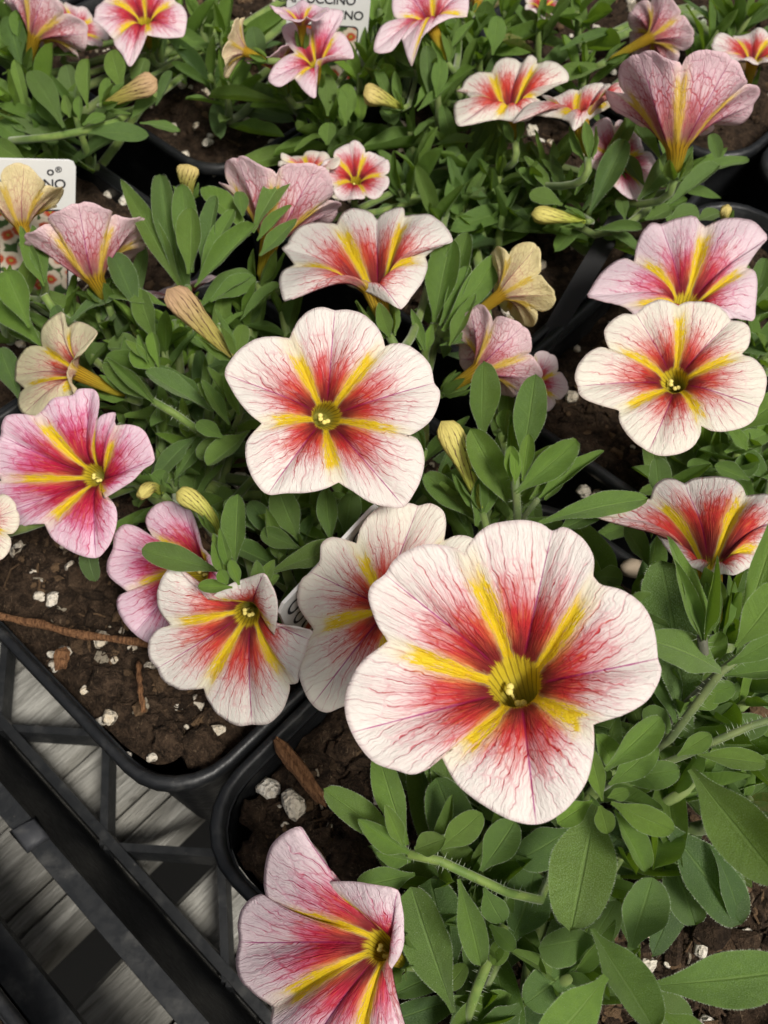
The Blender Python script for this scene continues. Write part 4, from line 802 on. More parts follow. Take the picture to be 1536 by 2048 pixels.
# ------------------------------------------------------------------ leaves and shoots traced from the photograph
LV = """
# lower right plant
1192 1612 1143 1842 132 4.2 4.6 oval .22 .55 | 1382 1538 1570 1775 120 5.6 6.0 spat .40 .40 | 1325 1640 1482 1848 112 3.0 2.6 spat .10 .25 | 1425 1690 1512 1852 58 3.2 2.8 spat .10 .2
1330 1690 1392 1852 82 2.4 2.0 oval .05 .3 | 1262 1895 1302 1752 96 3.4 3.8 oval .25 .35 | 1183 1858 1312 2062 98 4.2 4.8 spat .38 .3 | 1298 1972 1590 1950 108 4.6 5.2 spat .35 .25
1212 1952 1118 2112 112 4.8 5.2 spat .48 .2 | 1190 1878 1072 1890 88 2.6 2.8 oval .08 .3 | 1165 1912 1060 2015 102 2.0 2.0 oval .05 .25 | 908 2025 812 1785 104 3.0 3.6 spat .10 .30
905 1965 858 1765 110 2.4 3.0 spat .05 .25 | 917 1758 962 1932 58 4.2 4.0 spat .40 .25 | 968 1775 1004 1852 54 3.6 3.4 spat .3 .2 | 1022 1882 1082 1742 104 2.2 2.4 oval .05 .2
882 1695 962 1632 60 4.2 4.6 oval .38 .2 | 962 1742 1032 1640 72 3.2 3.6 spat .22 .2 | 1140 1660 1032 1722 84 2.6 2.6 oval .05 .2 | 950 1755 870 1560 100 1.6 2.2 oval .05 .2
1205 1602 1182 1508 38 5.6 6.2 spat .6 .15 | 1215 1595 1258 1578 30 5.6 5.8 spat .65 .1 | 1222 1605 1342 1662 56 5.5 5.7 spat .58 .15 | 1200 1612 1216 1668 42 5.5 5.6 oval .65 .15
1185 1602 1112 1648 48 5.2 5.2 spat .55 .15 | 1228 1620 1294 1742 56 5.0 5.0 spat .48 .2 | 1218 1570 1318 1495 62 4.6 5.0 spat .40 .2 | 1210 1540 1325 1436 62 5.0 5.3 spat .42 .25
1230 1560 1360 1540 60 4.4 4.6 spat .3 .25 | 1355 1512 1422 1468 42 5.2 5.5 spat .55 .2 | 1240 1545 1195 1470 50 4.4 5.0 spat .5 .2 | 1395 1510 1535 1522 46 4.8 5.0 spat .35 .2
815 1702 655 1578 62 3.6 4.2 spat .30 .30 | 815 1690 748 1528 62 3.8 4.6 spat .38 .25 | 818 1705 716 1640 50 4.0 4.3 lance .45 .2 | 805 1690 768 1606 36 4.2 4.6 lance .5 .2
822 1722 752 1706 36 3.6 3.7 lance .5 .2 | 830 1700 888 1678 50 4.0 4.4 oval .45 .2 | 830 1748 712 1772 60 3.0 3.1 spat .35 .25 | 1160 1930 1235 1800 60 2.2 2.6 oval .1 .2
1440 1640 1560 1700 80 3.2 3.0 spat .1 .25 | 1310 1600 1210 1700 70 2.6 2.4 spat .08 .2 | 1250 1980 1390 2060 90 3.0 3.0 spat .1 .2 | 1040 2010 960 2080 80 1.6 1.6 oval .05 .2
1330 2030 1420 2090 60 4.2 4.4 oval .5 .2 | 885 1990 930 1930 40 2.6 2.8 oval .35 .2 | 1010 1870 990 1930 40 2.6 2.6 oval .4 .2 | 980 1850 1030 1900 36 2.8 2.8 oval .4 .2
1240 1755 1120 1760 70 1.8 1.8 oval .05 .2 | 1110 1760 1180 1850 90 1.8 1.6 oval .05 .2 | 1120 1560 1010 1650 90 2.0 2.0 oval .03 .2 | 1420 1590 1470 1500 60 2.6 3.0 spat .2 .2
# right of the largest flower
1378 1475 1332 1108 132 4.2 5.0 spat .10 .50 | 1442 1342 1330 1268 88 5.6 6.2 oval .32 .60 | 1470 1318 1562 996 84 5.0 6.4 spat .38 .25 | 1472 1295 1572 1172 84 5.8 6.6 spat .50 .2
1405 1278 1350 1120 36 6.0 7.2 lance .45 .35 | 1405 1280 1388 1102 46 6.0 7.4 lance .42 .35 | 1408 1278 1430 1098 26 6.0 7.4 lance .42 .35 | 1412 1275 1440 1170 34 5.8 6.8 lance .4 .35 | 1455 1330 1570 1272 46 5.6 6.0 spat .45 .2
1448 1352 1580 1335 54 5.4 5.6 spat .35 .2 | 1350 1445 1322 1310 62 4.2 4.6 spat .15 .3 | 1400 1350 1442 1262 50 5.0 5.6 spat .4 .2 | 1380 1400 1470 1372 46 4.6 4.8 spat .4 .2 | 1345 1470 1300 1420 50 4.2 4.5 spat .2 .2
1190 1150 1245 1160 50 2.4 2.4 oval .1 .2 | 1430 1480 1536 1430 56 3.6 3.8 spat .25 .2 | 1390 1420 1440 1390 40 4.6 4.8 spat .45 .2 | 1300 1130 1250 1050 50 2.6 3.0 oval .12 .2
# between the large flowers
1078 1046 1292 970 54 4.6 5.2 spat .30 .35 | 1118 1062 1208 1018 56 4.0 4.4 spat .22 .2 | 1320 1004 1308 914 50 3.4 4.0 spat .3 .2 | 1028 1020 942 858 68 3.4 4.4 spat .35 .25
965 880 968 722 64 3.0 4.4 spat .25 .2 | 1045 925 1070 756 66 3.2 4.6 spat .28 .2 | 1032 985 1150 884 60 4.0 4.6 spat .5 .2 | 1075 1002 1208 898 34 3.8 4.2 lance .45 .2 | 1060 1000 1155 878 46 3.7 4.2 spat .52 .2
1022 962 1020 888 32 4.2 4.8 spat .62 .15 | 1045 962 1058 868 32 4.2 4.8 spat .62 .15 | 1008 870 1014 818 36 3.2 3.6 spat .3 .2 | 955 1040 850 948 52 2.8 3.0 spat .22 .2 | 952 1052 976 948 56 3.0 3.6 spat .35 .2 | 1030 970 1035 905 26 4.3 4.8 spat .66 .15
1090 1000 1140 930 30 3.2 3.6 lance .45 .2 | 1068 1015 1050 1030 22 3.4 3.4 oval .55 .2 | 930 1050 905 960 40 2.4 2.8 spat .2 .2
# beside the tilted cup
868 645 902 476 68 2.8 4.2 spat .42 .15 | 878 645 938 466 52 2.6 4.0 spat .25 .2 | 880 652 942 538 36 2.9 3.6 spat .5 .2 | 885 662 1008 504 54 3.0 4.0 spat .48 .15 | 900 692 952 588 34 3.0 3.6 lance .4 .2
888 680 980 638 40 2.7 3.0 lance .35 .2 | 880 692 1008 654 24 2.9 3.0 lance .3 .2 | 850 702 822 618 22 2.6 3.2 lance .5 .2 | 842 700 838 640 20 2.6 3.0 lance .55 .2 | 855 700 862 650 22 2.6 3.0 lance .55 .2
# left of the centre
362 575 240 346 46 3.0 4.6 lance .40 .2 | 352 562 320 346 50 3.0 4.4 spat .28 .35 | 385 545 364 368 52 3.2 4.6 spat .38 .25 | 378 548 386 416 54 3.8 4.8 spat .45 .2 | 405 548 432 392 40 3.2 4.2 spat .25 .25 | 396 562 462 408 36 3.4 4.2 spat .45 .2
390 575 508 446 44 3.6 4.4 spat .42 .2 | 420 602 502 543 50 2.6 3.0 spat .25 .25 | 380 600 325 430 60 2.6 3.6 spat .15 .2 | 505 465 562 322 50 3.6 4.6 spat .30 .2 | 500 472 408 360 52 3.2 3.8 spat .45 .2 | 515 482 582 408 26 3.6 4.0 lance .3 .2
520 512 592 430 34 3.4 3.8 lance .3 .2 | 486 432 478 382 32 3.6 3.9 oval .35 .2 | 395 618 502 545 48 2.4 2.8 spat .18 .3 | 480 642 560 566 26 2.4 2.8 spat .3 .2 | 335 612 210 562 38 3.0 3.2 spat .42 .2 | 312 685 268 574 48 2.8 3.2 spat .42 .2
428 822 292 742 44 3.2 3.6 spat .22 .55 | 308 740 268 692 52 3.0 3.4 oval .55 .2 | 318 735 308 665 30 3.2 3.6 spat .55 .2 | 300 720 250 680 20 3.3 3.6 lance .6 .2 | 296 725 275 668 18 3.3 3.6 lance .6 .2 | 300 700 215 690 55 2.0 2.2 spat .15 .2
470 815 415 732 26 3.6 4.2 lance .48 .2 | 460 835 395 768 34 3.4 3.8 lance .5 .2 | 458 850 402 762 28 3.6 4.0 lance .52 .2 | 445 875 392 840 34 3.2 3.4 oval .5 .2 | 478 830 445 745 26 3.6 4.2 lance .5 .2 | 500 862 416 938 52 2.8 2.8 spat .42 .35 | 475 872 392 915 46 2.4 2.4 spat .22 .25
392 872 305 935 46 2.2 2.2 spat .18 .2 | 472 712 488 648 34 2.6 3.0 spat .28 .2 | 462 722 425 688 26 2.6 2.8 lance .3 .2 | 395 800 300 850 40 2.0 2.0 spat .15 .2 | 380 860 320 800 50 1.8 2.0 oval .1 .2 | 350 960 400 870 50 1.6 2.0 spat .1 .2
310 802 212 732 46 3.0 3.0 lance .35 .25 | 308 806 214 715 22 3.2 3.3 lance .35 .2 | 140 642 252 538 52 2.6 3.0 spat .15 .3 | 278 625 225 512 52 2.8 3.4 spat .12 .2 | 200 560 190 505 30 2.8 3.2 lance .2 .2 | 205 640 235 560 50 2.0 2.4 spat .2 .2
60 655 12 540 62 3.0 3.6 spat .45 .15 | 85 692 -15 580 62 2.6 2.8 spat .42 .15 | 90 572 42 452 32 3.2 3.8 lance .35 .2 | 92 565 62 440 36 3.2 3.8 lance .35 .2 | 110 700 20 660 40 2.0 2.2 spat .3 .2 | 130 670 105 610 34 2.4 2.8 spat .2 .2 | 40 800 0 700 50 1.5 2.0 spat .1 .2
# shoot above the white drooping flower
442 1142 284 1098 54 3.6 3.8 spat .20 .3 | 470 1132 476 988 54 3.8 4.8 spat .36 .25 | 452 1142 424 1068 26 4.2 4.6 lance .48 .2 | 462 1142 436 1062 26 4.2 4.8 lance .5 .2 | 448 1150 425 1082 22 4.2 4.6 lance .5 .2 | 535 1148 695 1068 58 2.8 3.2 spat .24 .3
515 1172 512 1118 30 3.4 3.8 lance .5 .3 | 520 1172 545 1122 30 3.4 3.8 lance .5 .3 | 525 1175 558 1150 28 3.4 3.6 lance .5 .3 | 465 1175 396 1172 30 3.9 4.0 spat .48 .2 | 478 1170 460 1120 26 4.2 4.5 oval .55 .2 | 455 1168 440 1140 28 4.2 4.4 oval .55 .2
598 1082 556 975 62 1.8 2.4 spat .10 .15 | 662 1085 652 978 44 2.4 3.0 spat .32 .2 | 690 1070 705 985 50 1.6 2.2 spat .1 .2 | 602 1098 522 1062 42 2.2 2.3 spat .12 .2 | 560 1080 500 1000 46 1.6 2.2 spat .05 .2 | 175 1080 176 1158 46 1.6 1.4 oval .05 .2
510 1060 450 1000 40 1.6 2.0 spat .1 .2 | 640 1090 690 1100 34 2.4 2.4 oval .4 .2 | 540 1040 600 960 60 1.4 2.2 spat .05 .2 | 310 985 330 940 40 2.4 2.6 spat .25 .2
# upper left plant
128 255 58 126 50 2.4 3.2 spat .22 .3 | 176 218 172 116 36 2.6 3.4 spat .38 .2 | 246 186 214 92 44 2.4 3.2 spat .46 .15 | 152 205 132 130 42 1.8 2.4 spat .08 .5 | 168 264 288 254 40 2.2 2.3 spat .22 .35 | 280 246 354 244 26 2.2 2.3 spat .30 .4
312 212 346 144 24 2.2 2.8 spat .22 .4 | 270 180 285 112 44 2.0 2.6 spat .2 .3 | 262 238 312 196 44 2.2 2.6 spat .45 .2 | 200 215 214 148 22 2.4 2.9 spat .35 .2 | 140 235 125 188 24 2.6 3.0 lance .5 .2 | 160 240 158 192 24 2.6 3.0 oval .5 .2 | 165 250 205 222 28 2.5 2.7 spat .55 .2
110 290 30 200 90 1.6 2.0 oval .05 .6 | 118 260 80 190 40 1.8 2.4 spat .15 .3 | 40 130 20 30 50 2.4 3.2 oval .2 .1 | 60 90 30 20 46 2.6 3.4 oval .3 .1 | 60 300 0 250 50 1.6 1.8 spat .2 .2 | 60 330 -10 285 40 1.6 1.7 spat .3 .2
# top band
520 142 506 48 40 2.6 3.4 spat .14 .3 | 572 208 416 188 24 2.0 2.1 spat .20 .4 | 655 232 656 142 40 2.4 3.2 spat .10 .3 | 690 252 698 164 38 2.4 3.2 spat .35 .2 | 700 245 672 180 24 2.4 2.9 spat .4 .2 | 655 290 658 245 38 2.0 2.3 oval .5 .2 | 860 205 855 90 40 2.6 3.6 spat .06 .4
872 195 884 118 34 2.8 3.6 spat .4 .2 | 900 100 948 40 22 2.8 3.2 lance .4 .2 | 985 110 1000 28 38 2.6 3.4 spat .3 .2 | 960 60 975 0 40 2.6 3.4 spat .2 .2 | 780 205 750 120 26 2.4 3.0 lance .3 .2 | 800 215 790 140 22 2.4 3.0 lance .4 .2 | 830 215 890 140 22 2.6 3.0 lance .45 .2 | 835 222 905 165 20 2.6 2.9 lance .45 .2
1215 128 1100 160 36 2.0 1.9 spat .3 .3 | 1180 60 1130 -20 40 2.4 3.0 spat .3 .2 | 1120 100 1250 30 22 2.4 2.8 lance .3 .2 | 990 300 1055 250 20 2.0 2.2 lance .3 .3 | 870 290 945 280 26 2.0 2.1 spat .25 .4 | 880 320 920 300 26 1.8 1.9 spat .15 .4 | 900 340 918 430 42 1.6 1.2 spat .35 .1
# upper right thicket
1168 400 1270 225 32 2.6 3.6 spat .20 .25 | 1180 425 1252 278 52 2.6 3.8 spat .10 .25 | 1150 390 1195 312 34 2.6 3.2 spat .35 .2 | 1165 420 1250 300 40 2.2 3.0 spat .2 .2 | 1275 400 1355 308 50 2.8 3.4 spat .06 .2 | 1342 320 1346 268 28 3.0 3.4 spat .10 .2 | 1290 372 1250 312 30 2.6 3.0 spat .10 .2
1325 325 1252 232 38 2.8 3.4 spat .12 .2 | 1332 385 1395 285 26 2.8 3.4 lance .35 .2 | 1370 348 1504 308 26 2.4 2.7 spat .25 .4 | 1332 412 1438 340 40 2.4 2.8 spat .16 .55 | 1080 380 1036 338 32 2.2 2.6 spat .30 .3 | 1125 410 1062 380 44 2.6 2.8 spat .32 .25 | 1080 320 1005 308 24 2.2 2.3 spat .25 .3
1100 385 1060 300 28 2.4 3.0 lance .3 .2 | 1120 390 1110 300 26 2.4 3.0 lance .35 .2 | 1135 380 1095 310 24 2.4 3.0 lance .4 .2 | 1105 360 1070 270 26 2.2 2.8 lance .3 .2 | 1290 440 1340 420 40 2.4 2.5 spat .3 .2 | 1335 445 1400 415 44 2.2 2.4 oval .15 .5 | 1395 440 1440 425 36 2.2 2.3 oval .1 .4
1190 460 1285 455 26 2.2 2.3 spat .3 .3 | 1200 455 1290 480 30 2.0 1.9 spat .3 .2 | 1250 440 1240 385 26 2.4 2.7 spat .3 .2 | 1165 455 1130 420 26 2.2 2.4 spat .35 .2 | 1440 330 1420 270 30 2.4 2.8 spat .25 .2
# right edge
1480 640 1570 560 60 1.8 2.2 spat .2 .2 | 1470 860 1560 800 60 2.6 3.0 spat .45 .15 | 1450 905 1540 850 46 2.8 3.0 spat .45 .2 | 1520 900 1470 960 46 2.2 2.0 spat .3 .2 | 1430 850 1500 880 34 2.6 2.8 spat .4 .2 | 1500 960 1430 930 36 2.4 2.5 spat .3 .2 | 1495 900 1460 850 30 3 3.4 lance .5 .2 | 1540 960 1480 900 46 2 2.4 spat .25 .2
1440 680 1540 690 60 1.4 1.6 spat .1 .3 | 1500 620 1530 520 40 2 2.6 spat .1 .2
"""
for line in LV.strip().splitlines():
    if line.startswith('#'): continue
    for q in line.split('|'):
        q = q.split(); f = [float(a) for a in q[:7]]
        tleaf(*f[:4], f[4], f[5], f[6], q[7], min(1, max(0, float(q[8]) + R.uniform(-.10, .18))), float(q[9]), roll=R.uniform(-.35, .35), hair=1 if f[1] > 380 else 0)

# ------------------------------------------------------------------ filler shoots: a stem with a whorl of leaves up it
def shoot(px, py, h, n=9, size=1.0, young=.3, pot_=None):
    tip = atz(px, py, h * .01); pl = owner(tip, pot_); root, c = pl
    lean = np.array([R.uniform(-.35, .35), R.uniform(-.35, .35), 1.0]); ax = norm(lean + .25 * norm(np.r_[(tip - c)[:2], .0001]) * (1 if np.linalg.norm((tip - c)[:2]) > .01 else 0))
    hub = c + np.array([R.uniform(-.008, .008), R.uniform(-.008, .008), .006]); low = tip - ax * .016 * size
    pts = np.vstack([bez(hub, hub + (low - hub) * .4 + [0, 0, .006], low - ax * .008, low, 7), [tip]])
    stem(pts, [.0013] * 7 + [.0007], pl, R.uniform(0, .35))
    a = R.uniform(0, 6.28); t1 = norm(np.cross(ax, [.3, .5, .2])); t2 = np.cross(ax, t1); hv = 1 if py > 700 else 0
    for i in range(n):
        f = i / max(1, n - 1); a += 2.4 + R.uniform(-.3, .3); b = low + (tip - low) * f - ax * .002
        e = math.cos(a) * t1 + math.sin(a) * t2; el = .42 + .80 * f + R.uniform(-.25, .25)
        L_ = size * (.019 * (1 - f) + .006 * f + .006) * R.uniform(.75, 1.2); d = norm(e * math.cos(el) + ax * math.sin(el))
        nn = norm(ax * math.cos(el) - e * math.sin(el) + np.array([R.uniform(-.3, .3), R.uniform(-.3, .3), 0]))
        if b[2] + d[2] * L_ < -.003: d[2] = abs(d[2]) * .3; d = norm(d)
        put_leaf(b, b + d * L_, L_ * R.uniform(.20, .28), nn, R.choice(('spat', 'spat', 'lance', 'oval')) if f < .7 else 'lance', hv, min(1, young + .35 * f * f + R.uniform(-.1, .1)), R.uniform(.05, .3), None, pl, .6 if R.random() < .015 else 0)
SH = """20 200 2.4 C;30 110 2.6 C;90 225 2.0 C;150 228 2.0 C;240 225 1.8 C;320 60 2.0 G;370 95 1.5 G;395 30 1.6 G;420 150 2.0 G;455 165 2.2 G;540 150 2.0 G;560 185 2.2 G;600 190 1.8 G;650 225 2.2 G;715 55 2.4 G;720 150 2.6 G;762 165 2.6 G;735 115 2.4 G;785 130 2.6 G;825 165 2.8 G;875 175 2.8 G;900 130 2.8 G;945 60 2.8 G;992 60 2.8 G;960 105 2.4 G;1052 80 2.6 H;1010 25 3.0 G;1130 60 2.6 H;1155 25 3.0 H;1195 80 2.4 H;1232 30 2.8 H;1170 135 2.0 H;1400 35 2.8 H;1440 60 2.8 H;1385 85 2.2 H;1465 20 3.0 H;1500 30 3.0 H;1415 115 2.0 H;1290 20 2.8 H;1080 40 2.8 H;870 20 3 G;760 20 3 G;500 20 3 G;440 60 2.4 G;350 20 1.8 G;240 140 2 C;20 40 3 C
640 225 1.8 G;690 250 1.4 D;820 262 1.6 D;860 285 1.6 D;905 300 2.0 D;840 335 1.6 D;870 380 1.4 D;950 330 1.8 D;930 400 1.4 D;985 380 1.6 D;1005 430 1.6 D;960 460 1.2 D;1062 330 2.4 D;1100 345 2.6 D;1080 400 2.0 D;1140 385 2.6 D;1182 410 2.2 D;1232 400 2.2 D;1290 412 2.2 D;1330 400 2.4 D;1372 335 2.4 D;880 440 1.2 D;910 350 1.4 D;780 330 1.4 D;800 380 1.2 D;820 420 1.2 D;1030 470 1.4 D;1000 350 2 D
30 300 1.8 A1;80 270 1.6 A1;20 585 2.6 A1;60 640 2.4 A1;130 620 2.4 A;190 620 2.4 A;240 600 2.4 A;282 650 2.6 A;330 700 2.6 A;380 740 2.6 A;420 780 2.8 A;262 760 2.0 A;330 860 1.8 A;380 880 1.8 A;430 900 1.8 A;480 780 2.6 A;540 640 2.2 A;485 620 2.2 A;510 560 2.2 A;562 620 2.0 A;440 560 2.4 A;440 650 2.4 A;350 640 2.4 A;400 690 2.4 A;560 560 1.8 A;240 850 1.4 A;300 800 1.6 A;20 470 2.2 A1;120 560 2.4 A1
345 960 1.4 A;450 1000 1.8 A;540 1020 1.4 A;602 1060 1.6 A;642 1030 1.8 A;700 1000 1.4 A;560 1110 1.8 A;500 1150 2.4 A;262 960 1.4 A;400 950 1.4 A;480 950 1.2 A;600 980 1.2 A
830 640 2.2 D;862 662 2.4 D;900 640 2.4 D;872 722 2.0 D;912 702 1.6 D;1000 862 1.8 D;945 960 2.4 B;985 1000 2.6 B;885 960 1.8 A;1030 965 3.2 B;1010 1030 2.4 B;850 900 1.4 A
1500 880 2.6 E;1475 905 2.6 E;1520 620 2.0 E;1530 550 2.0 E;1440 905 2.4 E;1335 975 2.6 E;1500 960 2.0 E;1540 700 1.6 E;1530 820 2.4 E;1400 920 1.8 E
870 1760 2.4 B;960 1750 2.6 B;1000 1850 2.2 B;1050 1930 2.0 B;1150 1950 2.6 B;1250 1900 2.8 B;1300 1650 3.4 B;1400 1560 3.6 B;1450 1450 4.0 B;1500 1400 4.2 B;1350 1420 4.0 B;1230 1530 3.6 B;1300 1480 3.8 B;1500 1600 3.0 B;1440 1250 4.6 B;1490 1250 4.8 B;950 1600 1.6 B;1100 1700 2.2 B;1180 1750 2.4 B;1000 1700 2.2 B;900 1850 2.0 B;870 1960 1.6 B;960 2000 1.6 B;1100 2020 2.0 B;1220 2030 2.6 B;1340 1760 2.6 B;1250 1700 2.8 B;1530 1480 3.6 B;1520 1330 4.2 B;1400 1350 4.0 B;1300 1080 2.4 B;1330 1180 2.8 B;1270 1200 2.2 B"""
for q in SH.replace('\n', ';').split(';'):
    q = q.split()
    if R.random() < .30: continue
    shoot(float(q[0]), float(q[1]), float(q[2]) * .88, n=R.choice((7, 8, 9, 10)), size=R.uniform(.72, 1.1), young=max(0, R.gauss(.26, .2)), pot_=q[3])

# ------------------------------------------------------------------ thick stems, buds, labels
def ps(*a): return [atz(x, y, h * .01) for x, y, h in a]
BL, AL, EL, DL, A1L = plant_of(pB), plant_of(pA), plant_of(pE), plant_of(pD), plant_of(pA1)
for pts, r_, pl, pu, hy in [(((815, 1708, 3.6), (880, 1722, 3.5), (950, 1755, 3.3), (1015, 1785, 3.0), (1080, 1800, 2.6)), .0007, BL, 0, 1), (((1010, 1850, 2.6), (985, 1900, 2.5), (955, 1975, 2.2), (925, 2060, 1.8)), .0008, BL, 0, 1),
    (((1475, 1316, 5.6), (1440, 1345, 5.4), (1395, 1405, 5.0), (1340, 1478, 4.4)), .00062, BL, .45, 1), (((1580, 1428, 5.0), (1500, 1452, 4.9), (1440, 1478, 4.8), (1395, 1500, 4.6), (1320, 1530, 4.2), (1240, 1550, 3.8)), .00055, BL, .4, 1),
    (((1404, 1272, 6.0), (1410, 1320, 5.6), (1440, 1345, 5.3)), .0007, BL, .9, 1), (((1030, 955, 4.2), (1033, 1000, 3.8), (1036, 1060, 3.0)), .00075, BL, .4, 1), (((1075, 1000, 3.9), (1050, 1030, 3.4), (1036, 1060, 3.0)), .0005, BL, .5, 1),
    (((306, 802, 3.0), (350, 828, 2.8), (395, 860, 2.4), (430, 885, 1.6)), .0008, AL, .0, 1), (((88, 590, 2.8), (110, 625, 2.4), (160, 655, 1.8)), .0009, A1L, 0, 0), (((375, 575, 3.0), (376, 610, 2.4), (380, 680, 1.4)), .0009, AL, 0, 0),
    (((20, 282, 1.8), (100, 275, 2.0), (170, 262, 2.2), (230, 245, 2.2)), .0010, plant_of(pC), 0, 0), (((1300, 415, 2.2), (1240, 460, 2.0), (1190, 470, 1.8), (1110, 430, 1.6)), .0009, DL, .3, 0), (((868, 648, 2.6), (850, 705, 2.0), (850, 760, 1.0)), .0009, DL, 0, 0)]:
    q = ps(*pts); e = pl[1] + np.array([0, 0, .006])
    if r_ > .00052: q = q + [q[-1] + (e - q[-1]) * .35 + np.array([0, 0, -.002]), q[-1] + (e - q[-1]) * .7 + np.array([0, 0, -.003]), e]
    (hairy_stem if hy else stem)(q, r_, pl, pu)
def bud(pts, w, pl, wilt=0.0, young=.4, mouth=.55, sep=True):
    P_ = np.array(pts); n = 16; t = np.linspace(0, 1, n); q = np.array([(1 - a) ** 2 * P_[0] + 2 * a * (1 - a) * P_[1] + a * a * P_[2] for a in t])
    root, c = pl; seg = 20; vs_ = []; uv = []; fs = []; a0 = None
    for i in range(n):
        tg = norm(q[min(i + 1, n - 1)] - q[max(i - 1, 0)])
        if a0 is None: a0 = np.cross(tg, VIEW)
        a0 = norm(a0 - tg * (a0 @ tg)); b0 = np.cross(tg, a0); f = t[i]
        rad = w * .5 * (.38 + .62 * min(1, f / .72) ** 1.3) * (math.sqrt(max(0.0, 1 - ((f - .80) / .20) ** 2)) if f > .80 and mouth < .9 else 1)
        for k in range(seg):
            an = 2 * math.pi * k / seg + f * 1.4; rr_ = rad * (1 + (.10 + .12 * wilt) * math.cos(5 * an) * f + .06 * wilt * math.sin(3 * an + f * 9))
            vs_.append(q[i] + rr_ * (math.cos(an) * a0 + (.72 if wilt else 1) * math.sin(an) * b0) - c); uv.append((2.0 * k / seg, f))
    for i in range(n - 1):
        for k in range(seg): k2 = (k + 1) % seg; fs.append((i * seg + k, i * seg + k2, (i + 1) * seg + k2, (i + 1) * seg + k))
    me = mesh('flower_bud', vs_, fs, M['bud']); l = me.uv_layers.new(name='leaf'); vi = np.empty(len(me.loops), np.int32); me.loops.foreach_get('vertex_index', vi); U_ = np.array(uv, np.float32)[vi]
    for p in range(len(fs)):
        if fs[p][1] % seg == 0: U_[p * 4 + 1, 0] = 2.0; U_[p * 4 + 2, 0] = 2.0
    l.data.foreach_set('uv', U_.ravel()); o = link('flower_bud', me, root); o['wilt'] = float(wilt)
    if wilt > .5: o['label'] = 'withered brown striped flower tube'
    ax = norm(P_[1] - P_[0]); t1 = norm(np.cross(ax, [.3, .5, .2])); t2 = np.cross(ax, t1); L_ = np.linalg.norm(P_[2] - P_[0])
    if sep:
        for i in range(5):
            an = i * 1.2566 + w * 900; e = math.cos(an) * t1 + math.sin(an) * t2
            lo = put_leaf(P_[0] - ax * w * .25, P_[0] + ax * L_ * R.uniform(.38, .52) + e * w * R.uniform(.55, .85), w * .42, e, 'lance', 1 if L_ > .008 else 0, young, .2, 1, pl, name='sepal'); lo.parent = o
    hub = c + np.array([R.uniform(-.006, .006), R.uniform(-.006, .006), .004]); b = P_[0] - ax * w * .2
    stem(bez(b, b - ax * .010, hub + (b - hub) * .4 + np.array([0, 0, .002]), hub, 9), .0007, pl, .2, 'flower_stalk')
for a, w, pn, wl in [(((462, 712, 3.6), (410, 650, 4.2), (333, 578, 4.6)), 62, 'A', .95), (((962, 1015, 3.2), (935, 920, 3.8), (882, 842, 4.2)), 62, 'B', .12), (((440, 1066, 3.0), (415, 1005, 3.6), (352, 985, 3.6)), 46, 'A', 0), (((322, 985, 2.4), (300, 960, 2.8), (282, 995, 2.9)), 44, 'A', .1),
                     (((1168, 442, 2.4), (1120, 432, 2.7), (1062, 428, 2.7)), 40, 'D', 0), (((378, 395, 3.6), (372, 360, 4.2), (376, 328, 4.4)), 50, 'A1', .45), (((800, 215, 2.6), (765, 190, 3.2), (726, 188, 3.3)), 48, 'G', .35), (((212, 208, 2.6), (262, 186, 3.0), (314, 158, 3.2)), 50, 'C', .9), (((1452, 446, 2.6), (1450, 430, 3.0), (1452, 412, 3.2)), 34, 'E', .3)]:
    d = dep(a[1][0], a[1][1], a[1][2] * .01); bud(ps(*a), w * .86 * d / FPX, plant_of(POTBY[pn]), wl)

